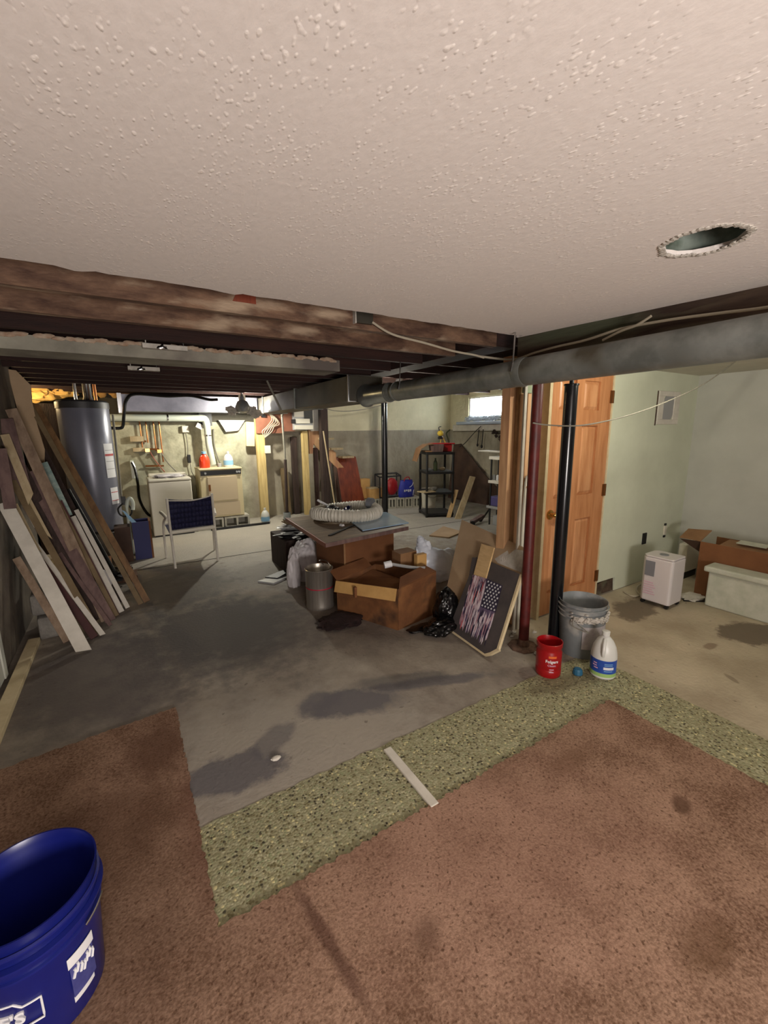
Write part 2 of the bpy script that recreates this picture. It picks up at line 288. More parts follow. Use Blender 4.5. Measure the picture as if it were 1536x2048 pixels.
M['greywall'] = mat('grey_white_paint', s(178, 178, 168), s(190, 190, 180), 2, .75)
M['leftwall'] = mat('bare_left_wall', s(84, 74, 66), s(116, 106, 92), 3, .9, bump=.3, c3=s(66, 62, 54))
M['duct'] = mat('dusty_galvanised', s(110, 114, 110), s(146, 150, 146), 6, .45, metal=.45, bump=.1, bscale=20, c3=s(88, 84, 72), s3=3)
M['duct_dark'] = mat('dark_duct', s(66, 62, 54), s(82, 78, 68), 5, .5, metal=.5)
M['duct_light'] = mat('bright_duct', s(120, 120, 132), s(144, 144, 156), 4, .45, metal=.6)
M['chrome'] = mat('shiny_metal', s(200, 200, 200), None, rough=.22, metal=1)
M['red_steel'] = mat('red_oxide_paint', s(66, 12, 10), s(88, 20, 16), 12, .5, bump=.1)
M['black_steel'] = mat('black_enamel', s(16, 17, 20), None, rough=.22)
M['black'] = mat('black_plastic', s(18, 18, 20), None, rough=.5)
M['rust'] = mat('rusty_plate', s(70, 46, 32), s(104, 78, 60), 30, .85, bump=.4)
M['pine'] = mat('pine_stud', s(180, 138, 98), s(206, 166, 124), 4, .75, stretch=(6, 6, .7), c3=s(176, 124, 92), s3=1.5)
M['pine_y'] = mat('yellow_pine', s(178, 152, 96), s(206, 182, 124), 4, .75, stretch=(8, 8, .7))
M['osb'] = mat('tan_sheathing', s(142, 112, 78), s(168, 136, 98), 12, .8)
M['darkpost'] = mat('dark_timber', s(44, 32, 28), s(66, 50, 44), 5, .85, stretch=(8, 8, .8), bump=.3)
M['oak'] = mat('varnished_oak', s(162, 104, 62), s(192, 136, 92), 3.5, .42, stretch=(9, 9, .8), lo=.3, hi=.7)
M['oak_panel'] = mat('varnished_oak_panel', s(170, 112, 70), s(198, 144, 100), 3.5, .4, stretch=(8, 8, .8))
M['brass'] = mat('brass', s(206, 160, 90), None, rough=.25, metal=1)
M['bronze'] = mat('dark_brass', s(120, 78, 42), None, rough=.45, metal=.7)
M['white'] = mat('white_enamel', s(214, 208, 192), None, rough=.4)
M['cream'] = mat('almond_enamel', s(206, 192, 152), None, rough=.4)
M['beige_panel'] = mat('beige_door_panel', s(190, 172, 142), None, rough=.45)
M['white_paint'] = mat('white_paint', s(196, 190, 178), s(214, 208, 196), 8, .6)
M['cable'] = mat('off_white_cable', s(168, 158, 138), None, rough=.6)
M['greycable'] = mat('grey_cable', s(120, 116, 104), None, rough=.6)
M['blue_bucket'] = mat('blue_plastic', s(16, 24, 96), s(20, 30, 108), 4, .32)
M['bucket_grey'] = mat('grey_pail_plastic', s(112, 116, 118), s(128, 132, 132), 6, .5, c3=s(176, 172, 164), s3=6)
M['compound'] = mat('dried_compound', s(172, 166, 156), s(196, 190, 180), 20, .9, bump=.5)
M['can_red'] = mat('red_can_plastic', s(150, 14, 20), None, rough=.3)
M['orange'] = mat('orange_label', s(214, 100, 40), None, rough=.5)
M['jug'] = mat('jug_plastic', s(206, 206, 200), None, rough=.35)
M['lab_blue'] = mat('blue_label', s(30, 62, 148), s(42, 84, 170), 12, .4)
M['lab_green'] = mat('green_label', s(150, 186, 110), None, rough=.5)
M['lab_white'] = mat('white_label', s(220, 220, 222), None, rough=.6)
M['lab_pink'] = mat('pink_label_ink', s(206, 160, 180), None, rough=.6)
M['teal'] = mat('blue_cap_plastic', s(40, 94, 124), None, rough=.4)
M['card'] = mat('cardboard', s(126, 92, 60), s(142, 106, 72), 6, .85)
M['card_d'] = mat('brown_cardboard', s(104, 64, 34), s(124, 80, 46), 3, .85)
M['card_w'] = mat('wet_cardboard', s(96, 58, 30), s(130, 86, 48), 5, .8, c3=s(60, 38, 24), s3=4)
M['card_l'] = mat('light_cardboard', s(186, 144, 84), s(204, 162, 100), 6, .8)
M['masonite'] = mat('tan_hardboard', s(164, 138, 106), s(178, 152, 120), 3, .7)
M['pineboard'] = mat('light_board', s(192, 160, 112), s(206, 174, 126), 6, .7, stretch=(2, 2, 9))
M['canvas_back'] = mat('charcoal_canvas', s(66, 60, 60), s(80, 72, 70), 8, .9)
M['canvas_edge'] = mat('cream_canvas_edge', s(198, 180, 142), s(212, 196, 160), 14, .8)
M['ink_navy'] = mat('navy_paint', s(36, 28, 54), s(46, 36, 66), 10, .7)
M['ink_purple'] = mat('purple_paint', s(82, 66, 96), s(112, 94, 124), 18, .7)
M['ink_white'] = mat('white_streak_paint', s(206, 192, 202), s(224, 212, 218), 18, .7)
M['ink_pink'] = mat('pink_streak_paint', s(170, 128, 140), s(196, 156, 164), 18, .7)
M['ink_red'] = mat('red_streak_paint', s(206, 92, 96), None, rough=.7)
M['tin'] = mat('brushed_tin', s(160, 152, 142), s(182, 176, 166), 8, .34, metal=.8, stretch=(12, 12, .4))
M['redband'] = mat('red_band', s(160, 26, 50), None, rough=.5)
M['bag_black'] = mat('black_bag_film', s(8, 8, 9), None, rough=.25, bump=.25, bscale=9)
M['bag_white'] = mat('white_bag_film', s(196, 190, 192), s(210, 206, 208), 6, .5, bump=.4, bscale=16)
M['bag_clear'] = mat('milky_plastic_film', s(214, 222, 234), s(226, 232, 242), 5, .35, bump=.2, bscale=9)
M['darkcloth'] = mat('dark_maroon_cloth', s(30, 14, 14), s(44, 24, 22), 14, .9, bump=.6)
M['walnut'] = mat('worn_dark_panel', s(104, 82, 60), s(138, 114, 86), 5, .55, stretch=(1, 6, 6))
M['glassblue'] = mat('pale_blue_sheet', s(128, 156, 184), s(150, 176, 200), 3, .2)
M['hose'] = mat('white_flex_hose', s(206, 202, 188), None, rough=.45)
M['navy'] = mat('navy_sling_fabric', s(16, 16, 52), s(22, 22, 64), 30, .8)
M['heater'] = mat('grey_tank_enamel', s(116, 118, 132), s(128, 130, 142), 2, .3, metal=.15)
M['heater_top'] = mat('dark_grey_cap', s(54, 54, 56), None, rough=.5)
M['copper'] = mat('copper', s(180, 120, 76), None, rough=.35, metal=.9)
M['pvc'] = mat('pvc_white', s(198, 204, 190), None, rough=.4)
M['block'] = mat('concrete_block', s(160, 156, 142), s(186, 182, 168), 14, .95, bump=.4)
M['hollow'] = mat('dark_joint', s(40, 36, 32), None, rough=.95)  # near-black colour of the floor joint line
M['blockgrey'] = mat('grey_cinder_block', s(112, 108, 102), s(136, 132, 124), 14, .95, bump=.5)
M['redwood'] = mat('red_brown_board', s(104, 38, 18), s(138, 62, 30), 3, .45, stretch=(7, 7, .6))
M['plywood_br'] = mat('brown_backboard', s(112, 68, 50), s(138, 88, 66), 4, .75)
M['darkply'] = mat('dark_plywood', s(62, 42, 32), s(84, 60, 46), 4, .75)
M['redplastic'] = mat('red_plastic', s(160, 24, 28), None, rough=.4)
M['bluebag'] = mat('blue_woven_bag', s(24, 34, 130), s(32, 44, 150), 12, .5)
M['yellow'] = mat('yellow_plastic', s(214, 184, 60), None, rough=.45)
M['olive'] = mat('dark_green_glass', s(58, 66, 44), None, rough=.2)
M['purple'] = mat('purple_bin_plastic', s(70, 62, 116), None, rough=.5)
M['detergent'] = mat('orange_red_plastic', s(226, 62, 24), None, rough=.35)
M['lightblue'] = mat('light_blue_label', s(130, 176, 210), None, rough=.45)
M['ac_white'] = mat('white_appliance_plastic', s(206, 200, 200), None, rough=.4)
M['ac_grey'] = mat('grey_control_panel', s(120, 122, 128), None, rough=.4)
M['foam'] = mat('pale_foam', s(176, 178, 160), s(192, 192, 176), 12, .8, bump=.3)
M['plastic_grey'] = mat('grey_sheet', s(150, 150, 150), None, rough=.4)
M['teal_paint'] = mat('chipped_teal_paint', s(120, 146, 142), s(176, 190, 180), 18, .7)
M['goldwood'] = mat('golden_brown_plank', s(94, 66, 38), s(130, 98, 62), 5, .65, stretch=(4, 4, .8))
M['stainwood'] = mat('stained_plank', s(120, 98, 80), s(158, 136, 114), 5, .75, stretch=(4, 4, .8))
M['mauve'] = mat('mauve_brown_plank', s(88, 66, 64), s(116, 92, 86), 5, .75, stretch=(4, 4, .8))
M['palewood'] = mat('pale_plank', s(170, 150, 116), s(190, 172, 138), 5, .75, stretch=(4, 4, .8))
M['maroon'] = mat('maroon_strip', s(58, 28, 28), s(78, 40, 38), 5, .7)
M['olivewood'] = mat('olive_brown_plank', s(100, 82, 56), s(124, 106, 76), 5, .75)
M['tankgold'] = mat('golden_insulation', s(206, 160, 84), s(232, 192, 120), 5, .8)
M['film'] = mat('window_plastic_film', s(200, 208, 216), None, rough=.25, alpha=.55)
def bulb_mat(name, c, st):
    m, nt, b = newmat(name); b.inputs['Base Color'].default_value = c; b.inputs['Emission Color'].default_value = c; b.inputs['Emission Strength'].default_value = st; return m

# ------------------------------------------------------------------ structure
ZC = 2.05
b = MB(); b.box((-1.7, -2.6, -.1), (6.5, 7.7, 0)); struct('floor', b, M['floor'], 'stained and patchy grey concrete basement floor')
# pebble strip: L between the carpet and the bare concrete, flush resin layer
def jitter_line(a, b_, n, amp, seed):
    rnd = random.Random(seed); a = Vector(a); b_ = Vector(b_); d = (b_-a); nrm = Vector((-d.y, d.x)).normalized(); out = []
    for i in range(n+1): out.append(a+d*i/n+nrm*(rnd.uniform(-amp, amp) if 0 < i < n else 0))
    return out

def L_poly(p): return [(q[0], q[1]) for q in p]
pts = [(.05, 1.10), (.05, 1.55)] + [tuple(p) for p in jitter_line((.06, 1.55), (2.5, 1.55), 60, .006, 1)] + [tuple(p) for p in jitter_line((2.53, 1.5), (2.53, -2.4), 90, .006, 2)] + [(2.1, -2.4), (2.1, 1.10)]
b = MB(); b.prism([(x, y, -.02) for x, y in pts], (0, 0, .0225))
struct('floor', b, M['terrazzo'], 'greenish pebble-resin floor strip bordering the brown carpet')
cp = [tuple(p) for p in jitter_line((-.8, 2.31), (.09, 2.39), 60, .007, 4)] + [tuple(p) for p in jitter_line((.09, 2.37), (.09, 1.15), 90, .006, 5)] + [tuple(p) for p in jitter_line((.11, 1.15), (2.16, 1.165), 140, .008, 6)] + [tuple(p) for p in jitter_line((2.165, 1.14), (2.165, -2.4), 200, .006, 7)] + [(-.8, -2.4)]
b = MB(); b.prism([(x, y, .003) for x, y in cp], (0, 0, .011))
tag(build('carpet', b, M['carpet'], loc=(0, 0, 0)), 'brown-pink shag carpet cut to an L shape, covering the near floor', 'carpet', kind='stuff')

# walls
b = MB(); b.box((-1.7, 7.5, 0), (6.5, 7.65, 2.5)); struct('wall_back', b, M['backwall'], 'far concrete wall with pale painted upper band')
b = MB(); b.box((-.9, -2.6, 0), (-.8, 5.2, 2.5)); struct('wall_left', b, M['leftwall'], 'bare dark left wall behind the leaning boards')
b = MB(); b.box((-1.7, 5.1, 0), (-.8, 5.2, 2.5)); b.box((-1.7, 5.2, 0), (-1.6, 7.6, 2.5)); struct('wall_left', b, M['leftwall'], 'recessed left wall beside the water heater')
b = MB(); b.box((-.9, -2.6, 0), (5.1, -2.5, 2.5)); struct('wall_rear', b, M['greywall'], 'wall behind the viewer')
wy0, wy1, wz0, wz1 = 5.98, 6.92, 1.74, 2.16
b = MB(); b.box((6.3, 2.2, 0), (6.42, 7.5, wz0)); b.box((6.3, 2.2, wz1), (6.42, 7.5, 2.5)); b.box((6.3, 2.2, wz0), (6.42, wy0, wz1)); b.box((6.3, wy1, wz0), (6.42, 7.5, wz1))
struct('wall_right', b, M['backwall'], 'right concrete wall with the small high window')
b = MB(); b.box((3.46, 2.11, 0.13), (5.05, 2.2, 2.0)); b.box((3.80, 2.11, 0), (5.05, 2.2, .13)); b.box((3.46, 2.11, 0), (3.5, 2.2, .13))
struct('wall_partition', b, M['green'], 'pale green plasterboard partition beside the wooden door')
b = MB(); b.prism([(3.5, 2.12, .0), (3.80, 2.12, .0), (3.78, 2.12, .14), (3.5, 2.12, .10)], (0, .05, 0)); struct('trim_1', b, M['girder'], 'dark broken gap at the foot of the green partition')
b = MB(); b.box((4.95, -2.6, 0), (5.05, 2.11, 2.3)); struct('wall_right', b, M['greywall'], 'grey-white end wall of the side room')
b = MB(); b.box((3.46, 2.12, 2.0), (6.42, 2.22, 2.5)); b.box((5.05, 2.12, 0), (6.42, 2.22, 2.0)); b.box((2.505, 2.13, 2.001), (3.46, 2.22, 2.5)); struct('wall_partition', b, M['drywall'], 'unfinished back of the partition wall')
# left foot board, white panel at the frame edge
b = MB(); b.box((-.745, 2.3, 0), (-.675, 3.78, .035)); struct('baseboard_left', b, M['canvas_edge'], 'dusty cream board lying along the left wall', bevel=.003)
b = MB(); b.box((-.80, 2.2, .02), (-.78, 3.28, 1.1)); b.box((-.785, 3.24, .02), (-.772, 3.30, 1.1)); struct('trim_2', b, M['greywall'], 'white panel low on the left wall at the picture edge')

# ceilings
rnd = random.Random(9)
edge = []
x = -.8
while x < 2.12:
    y = 1.885 + rnd.uniform(-.006, .006)
    if -.12 < x < -.05: y += .02
    if .36 < x < .46: y += .022
    edge.append((x, y)); x += rnd.uniform(.02, .06)
edge2 = [(2.10, 1.89), (2.112, 1.86), (2.12, 1.92), (2.135, 1.92), (2.14, 1.86)]
right = [(2.14+.11*(1.86-yy)/1.1+rnd.uniform(-.004, .004), yy) for yy in [1.8-.1*i for i in range(43)]]
outer = [(-.8, -2.5)] + edge + edge2 + right
hc = (1.56, .70); hr = .105
hole = [(hc[0]+hr*(1+rnd.uniform(-.05, .05))*math.cos(a*2*PI/28), hc[1]+hr*(1+rnd.uniform(-.05, .05))*math.sin(a*2*PI/28)) for a in range(28)]
def plate_with_hole(outer, hole, z0, z1):
    bm = bmesh.new(); es = []
    for ring in (outer, hole):
        vs_ = [bm.verts.new((p[0], p[1], z0)) for p in ring]
        es += [bm.edges.new((vs_[i], vs_[(i+1) % len(vs_)])) for i in range(len(vs_))]
    bmesh.ops.triangle_fill(bm, edges=es, use_beauty=True)
    r = bmesh.ops.extrude_face_region(bm, geom=list(bm.faces))
    for v in r['geom']:
        if isinstance(v, bmesh.types.BMVert): v.co.z = z1
    return bm
struct('ceiling', plate_with_hole(outer, hole, ZC, ZC+.014), M['ceiling'], 'textured plaster ceiling with a ragged torn edge')
b = MB(); b.box((2.5, -2.5, 2.0), (4.96, 2.12, 2.03)); struct('ceiling', b, M['drywall'], 'pale ceiling of the side room beyond the pipe')
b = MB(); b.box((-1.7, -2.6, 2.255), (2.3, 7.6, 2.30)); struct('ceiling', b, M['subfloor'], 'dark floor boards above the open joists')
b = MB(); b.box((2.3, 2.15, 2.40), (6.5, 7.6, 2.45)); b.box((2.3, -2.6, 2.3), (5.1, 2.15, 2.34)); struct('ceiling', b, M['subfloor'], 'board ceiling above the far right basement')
# rim flakes of the hole
b = MB()
for k in range(40):
    a = k*2*PI/40; rr = hr*(1.0+rnd.uniform(-.02, .10)); b.blob((hc[0]+rr*math.cos(a), hc[1]+rr*math.sin(a), ZC-.001), (.012, .012, .004), seed=k, amp=.5, sub=1)
struct('trim_3', b, M['compound'], 'crumbly white plaster rim around the round ceiling hole')
t = thing('recessed_light_can', 'empty round light housing inside the ragged hole in the ceiling', 'light housing', (hc[0], hc[1], ZC+.02))
b = MB(); b.lathe((hc[0]+.01, hc[1]+.02, ZC+.016), [(.118, 0), (.116, .10), (.10, .13), (.0, .135)], 28, capb=False); build('housing', b, mat('can_grey_green', s(92, 104, 96), s(130, 138, 128), 9, .5, metal=.4, c3=s(60, 72, 58), s3=8), t, smooth=True)
b = MB(); b.tube(smooth_path([(1.50, .76, 2.17), (1.54, .72, 2.12), (1.60, .69, 2.11), (1.66, .66, 2.13), (1.63, .62, 2.165)]), .006, 6); build('wire', b, M['black'], t, smooth=True)
b = MB(); b.blob((1.53, .79, 2.09), (.012, .012, .012), 3); build('bulb_socket', b, M['white'], t, smooth=True)

# joists
def joist(y, z0=2.052, x0=-1.65, x1=2.24, m='joist', lab=None, th=.045, h=.19, grp=None):
    b = MB(); b.box((x0, y, z0), (x1, y+th, z0+h)); o = build('ceiling_joist', b, M[m], loc=(0, y, z0)); return tag(o, lab, 'joist', grp)
joist(2.20, lab='stained brown joist nearest the torn plaster edge')
joist(2.625, lab='second brown joist behind the plaster edge, with pale water stains')
joist(3.045, m='joist2', x0=-.8, lab='dark joist just in front of the grey boxed duct run')
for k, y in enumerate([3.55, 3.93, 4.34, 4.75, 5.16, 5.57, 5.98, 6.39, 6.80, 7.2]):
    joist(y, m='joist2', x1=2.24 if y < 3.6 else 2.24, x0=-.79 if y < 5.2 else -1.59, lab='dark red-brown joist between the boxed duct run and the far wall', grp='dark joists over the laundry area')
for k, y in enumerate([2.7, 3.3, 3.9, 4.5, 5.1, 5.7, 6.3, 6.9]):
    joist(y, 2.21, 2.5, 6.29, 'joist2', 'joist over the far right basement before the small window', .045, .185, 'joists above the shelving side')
b = MB(); b.box((2.27, -2.5, 1.87), (2.49, 2.04, 2.24)); struct('trim_4', b, M['girder'], 'dusty dark girder above the round duct')
b = MB(); b.box((2.27, 2.26, 2.07), (2.49, 7.45, 2.20)); struct('trim_5', b, M['joist2'], 'dark girder running to the far wall')
b = MB(); b.prism([(.51, 2.197, 2.105), (.62, 2.197, 2.105), (.62, 2.197, 2.145), (.53, 2.197, 2.145)], (0, .002, 0)); 
tag(build('joist_patch', b, M['redwood']), 'small red-brown patch block on the nearest joist', 'wood patch')

# boxed duct (pale panned joist) with torn plaster lip
b = MB(); b.box((-.79, 3.12, 1.955), (1.50, 3.42, 2.035)); o = build('boxed_duct', b, mat('boxed_duct_plaster', s(120, 116, 104), s(164, 160, 144), 2.5, .8, bump=.3, c3=s(96, 88, 82), s3=1.5)); tag(o, 'pale grey boxed duct run crossing below the joists', 'duct', kind='thing')
b = MB()
for k in range(46):
    xx = -.75+k*.05+rnd.uniform(-.02, .02)
    if xx < 1.5: b.blob((xx, 3.115, 2.03+rnd.uniform(-.004, .008)), (.034, .008, .012), seed=k, amp=.4, sub=2)
build('plaster_lip', b, mat('torn_plaster', s(150, 122, 100), s(176, 160, 140), 20, .9), o)

# ------------------------------------------------------------------ ducts
PX, PZ, PR = 2.06, 1.829, .079
t = thing('round_duct', 'long round galvanised duct hung beside the girder', 'duct', (PX, 1.0, PZ-PR))
b = MB(); b.tube([(PX, -2.4, PZ), (PX, 1.80, PZ)], PR, 28); build('duct_pipe', b, M['duct'], t, smooth=True)
b = MB(); b.tube([(PX, 1.80, PZ-.004), (PX, 3.18, PZ)], PR*.985, 28); build('duct_pipe', b, M['duct'], t, smooth=True)
b = MB(); b.tube([(PX, 1.77, PZ), (PX, 1.80, PZ), (PX, 1.83, PZ)], [PR+.002, PR+.007, PR+.002], 28); build('crimped_joint', b, M['duct'], t, smooth=True)
b = MB(); b.tube([(PX, 3.15, PZ), (PX, 3.2, PZ), (PX, 3.28, PZ)], [PR+.004, PR-.02, PR+.006], 28); build('crimped_joint', b, M['duct'], t, smooth=True)
b = MB(); b.tube([(PX, 3.26, PZ), (PX, 3.66, PZ), (PX, 3.70, PZ)], [PR, PR+.01, PR+.03], 28); build('boot', b, mat('bright_galvanised', s(150, 156, 158), s(172, 176, 176), 6, .3, metal=.9), t, smooth=True)
for yy in (1.80, 3.0):
    b = MB(); b.tube([(PX-.07, yy+.02, PZ+.05), (PX-.06, yy+.02, 2.05)], .005, 6); b.tube([(PX-.07, yy+.02, PZ+.05), (PX-.085, yy+.02, PZ)], .007, 6); build('hanger_strap', b, M['chrome'], t)
t = thing('trunk_duct', 'rectangular galvanised trunk duct running back from the round duct', 'duct', (PX, 5.5, 1.78))
b = MB(); b.box((1.88, 3.71, 1.78), (2.24, 7.48, 2.01)); build('duct_body', b, M['duct_dark'], t, bevel=.003)
for yy in (3.72, 5.2, 6.6):
    b = MB(); b.box((1.868, yy, 1.77), (2.252, yy+.025, 2.02)); build('drive_cleat', b, M['duct'] if yy > 4 else M['chrome'], t, bevel=.002)
t = thing('supply_duct', 'bright rectangular duct branch above the washer and dryer', 'duct', (.8, 6.9, 1.79))
b = MB(); b.box((.02, 6.88, 1.79), (1.86, 7.15, 2.02)); build('duct_body', b, M['duct_light'], t, bevel=.003)
b = MB(); b.box((-.01, 6.87, 1.77), (.04, 7.16, 2.03)); build('drive_cleat', b, M['chrome'], t)
# pieces hanging from the boxed duct
for (x0, x1, y, z, lab) in ((.16, .41, 3.05, 2.005, 'small chrome bracket plate hanging before the boxed duct'), (.09, .31, 3.93, 1.98, 'small metal strap plate on the dark joists behind the boxed duct')):
    t = thing('bracket_plate', lab, 'bracket', ((x0+x1)/2, y, z), 'metal bracket plates')
    b = MB(); b.box((x0, y, z), (x1, y+.05, z+.028)); b.tube([(x0+.02, y+.02, z+.02), (x0+.02, y+.02, 2.052)], .004, 6); build('plate', b, M['compound'], t, bevel=.003)
    b = MB(); b.blob(((x0+x1)/2-.02, y, z+.01), (.03, .01, .014), 4, .6, 3, 2); build('clip', b, M['chrome'], t, smooth=True); b = MB(); b.tube([(x1-.02, y+.02, z+.02), (x1-.02, y+.02, 2.052)], .004, 6); build('hanger', b, M['chrome'], t, smooth=True)

# ------------------------------------------------------------------ columns and posts
def column(x, y, r, m, lab, ztop=1.77, plate=True, base_r=.0, screw=1.87):
    t = thing('steel_column', lab, 'column', (x, y, 0))
    b = MB(); b.lathe((x, y, 0), [(r, .012), (r, ztop-.01), (r*1.12, ztop-.01), (r*1.12, ztop)], 24, capt=True); build('post', b, m, t, smooth=True)
    b = MB(); b.tube([(x, y, ztop), (x, y, screw-.012)], .014, 12); b.box((x-.06, y-.05, screw-.014), (x+.06, y+.05, screw)); build('jack_screw', b, M['rust'] if m is M['red_steel'] else m, t, smooth=True)
    if plate:
        b = MB(); b.lathe((x, y, 0), [(.105, 0), (.105, .008), (.085, .014), (.0, .015)], 8); build('base_plate', b, M['rust'], t)
        b = MB(); b.lathe((x, y, .012), [(r*1.25, 0), (r*1.2, .02), (r*1.02, .05)], 20); build('base_collar', b, M['rust'], t, smooth=True)
    return t
column(2.245, 1.84, .034, M['red_steel'], 'dark red steel jack column on a rusty plate', 1.79)
column(2.45, 1.75, .041, M['black_steel'], 'glossy black steel jack column rising behind the red can', 1.775)
t = column(3.85, 6.32, .052, M['black_steel'], 'black steel column standing behind the cluttered table', 1.96, screw=2.205)
# dark timber post, thin grey rod, wood studs near the panel
b = MB(); b.box((2.97, 6.98, 0), (3.10, 7.10, 2.2)); tag(build('timber_post', b, M['darkpost'], bevel=.004), 'dark brown timber post left of the black far column', 'post')
t = thing('pipe_post', 'thin grey pipe standing in a small can before the fuse panel', 'pipe', (2.2, 6.75, 0))
b = MB(); b.tube([(2.2, 6.75, .04), (2.22, 6.75, 1.05)], .024, 12); build('lower_pipe', b, M['darkpost'], t, smooth=True)
b = MB(); b.tube([(2.22, 6.75, 1.05), (2.205, 6.75, 1.72), (2.20, 6.75, 1.76), (2.215, 6.73, 1.765)], .016, 10); build('upper_pipe', b, M['greycable'], t, smooth=True)
b = MB(); b.lathe((2.2, 6.75, 0), [(.06, 0), (.062, .17), (.055, .18), (.05, .18)], 18); build('foot_can', b, M['bucket_grey'], t, smooth=True)
b = MB(); b.box((1.90, 7.22, 0), (2.04, 7.30, 1.72)); tag(build('wood_stud', b, M['pine_y'], bevel=.003), 'yellow pine stud below the left side of the fuse board', 'stud')
b = MB(); b.box((2.70, 7.20, 0.0), (2.80, 7.29, 1.5)); tag(build('wood_stud', b, M['pine_y'], bevel=.003), 'yellow pine stud below the right end of the fuse board', 'stud')
b = MB(); b.box((2.36, 7.36, 0), (2.47, 7.44, .86), rot=Euler((.03, -.06, 0))); tag(build('wood_stud', b, M['olivewood'], bevel=.003), 'short weathered board leaning on the wall under the fuse board', 'board')
b = MB(); b.box((2.56, 7.38, 0), (2.66, 7.46, 1.4)); tag(build('wood_stud', b, M['darkpost'], bevel=.003), 'dark weathered stud under the fuse board', 'stud')
# diagonal pull rod from joists
b = MB(); b.tube([(1.42, 4.8, 2.05), (1.56, 4.8, 1.74)], .011, 8); tag(build('wooden_rod', b, M['greycable'], smooth=True), 'grey rod hanging at a slant before the trunk duct', 'rod')

# ------------------------------------------------------------------ window 1 (small, high, right)
t = bpy.data.objects.new('window_1', None); COL.objects.link(t); t.location = (6.3, 6.45, wz0); W['window_1'] = Vector(t.location); t['kind'] = 'structure'; t['label'] = 'small bright basement window high on the right wall'
b = MB()
b.box((6.32, wy0, wz0), (6.38, wy1, wz0+.03)); b.box((6.32, wy0, wz1-.03), (6.38, wy1, wz1)); b.box((6.32, wy0, wz0), (6.38, wy0+.03, wz1)); b.box((6.32, wy1-.03, wz0), (6.38, wy1, wz1)); b.box((6.33, 6.62, wz1-.13), (6.345, 6.635, wz1-.03))
build('window_frame', b, M['white_paint'], t, bevel=.003)
b = MB(); b.box((6.36, wy0+.03, wz0+.03), (6.364, wy1-.03, wz1-.03)); g, nt, bs = newmat('window_glass'); bs.inputs['Transmission Weight'].default_value = 1; bs.inputs['Roughness'].default_value = 0; bs.inputs['IOR'].default_value = 1.02
build('glass', b, g, t)
b = MB()
for k in range(9):
    b.blob((6.29, wy0+.08+k*.105, wz0-.02+.02*math.sin(k*2)), (.03, .09, .045), seed=k+3, amp=.7, fr=2.5, sub=3)
build('plastic_sheet', b, M['film'], t, smooth=True)
b = MB(); b.box((6.12, 5.7, 1.60), (6.30, 7.1, 1.66)); build('window_sill', b, mat('blue_white_ledge', s(176, 188, 204), None, rough=.5), t, bevel=.01)
b = MB(); b.box((6.20, 5.6, 1.47), (6.30, 7.3, 1.60)); build('sill_base', b, M['white_paint'], t, bevel=.01)
# tools hanging below the sill
for (y, z0, z1) in ((6.48, 1.19, 1.50), (6.36, 1.16, 1.50)):
    b = MB(); b.tube([(6.17, y-.03, z1), (6.17, y, z0+.03)], .010, 6); b.blob((6.17, y, z0), (.022, .022, .035), 2, .2, 2, 2)
    tag(build('hanging_tool', b, M['black'], smooth=True), 'thin dark tool hanging under the bright window sill', 'tool', 'tools hanging under the window sill')
b = MB(); b.tube(smooth_path([(6.1, 6.95, 1.14), (6.12, 6.8, 1.22), (6.12, 6.55, 1.42), (6.12, 6.35, 1.56)]), .008, 6); tag(build('loose_wire', b, M['black'], smooth=True), 'dark wire slanting up to the bright window sill', 'wire')
b = MB()
for k in range(26):
    yy = 5.55+rnd.random()*.55; zz = 1.50-rnd.random()*.26*(1-abs(yy-5.75)); b.blob((6.18+rnd.random()*.06, yy, zz), (.03, .035, .03), seed=k, amp=.7, sub=1)
tag(build('cobweb_clump', b, M['darkpost']), 'dark tangle of roots and cobweb under the window sill', 'debris', kind='stuff')

# ------------------------------------------------------------------ framing, door
def simple(name, a, c, m, lab, cat, bevel=.002, group=None, rot=None, kind=None, smooth=False):
    b = MB(); b.box(a, c, rot); return tag(build(name, b, m, bevel=bevel, smooth=smooth), lab, cat, group, kind)
simple('wood_stud', (2.365, 2.17, 0), (2.50, 2.25, 2.0), M['pine'], 'wide orange pine stud at the free end of the partition', 'stud')
simple('drywall_edge', (2.37, 2.045, 0.0), (2.395, 2.06, 2.0), M['white_paint'], 'thin white strip between two pine studs', 'trim')
simple('wood_stud', (2.44, 2.075, 0), (2.505, 2.15, 1.74), M['pine'], 'narrow pine stud behind the red column', 'stud')
simple('drywall_scrap', (2.40, 2.075, 1.745), (2.48, 2.10, 1.99), mat('green_scrap', s(140, 150, 122), None, rough=.8), 'grey-green plasterboard scrap at the top of the pine studs', 'plasterboard')
simple('sheathing_panel', (2.42, 2.152, 0), (2.655, 2.168, 2.0), M['osb'], 'tan sheathing behind the pine studs', 'panel')
b = MB(); b.prism([(2.41, 2.04, .0), (2.53, 2.04, .0), (2.53, 2.04, 1.16), (2.52, 2.04, 1.18), (2.43, 2.04, 1.17), (2.42, 2.04, 1.12), (2.41, 2.04, .9)], (0, .014, 0)); o = build('drywall_strip', b, M['drywall'], bevel=.001); tag(o, 'torn upright strip of pale green plasterboard behind the red column', 'plasterboard')
b = MB(); b.box((2.425, 2.035, 1.08), (2.45, 2.042, 1.10), rot=Euler((0, .8, 0))); build('torn_patch', b, M['pine'], o)
b = MB(); b.box((2.66, 2.07, 0.0), (2.69, 2.15, 1.97)); b.box((3.455, 2.08, .0), (3.47, 2.15, 1.97)); b.box((2.66, 2.085, 1.96), (3.47, 2.15, 2.0)); struct('trim_6', b, M['canvas_edge'], 'pale door casing')
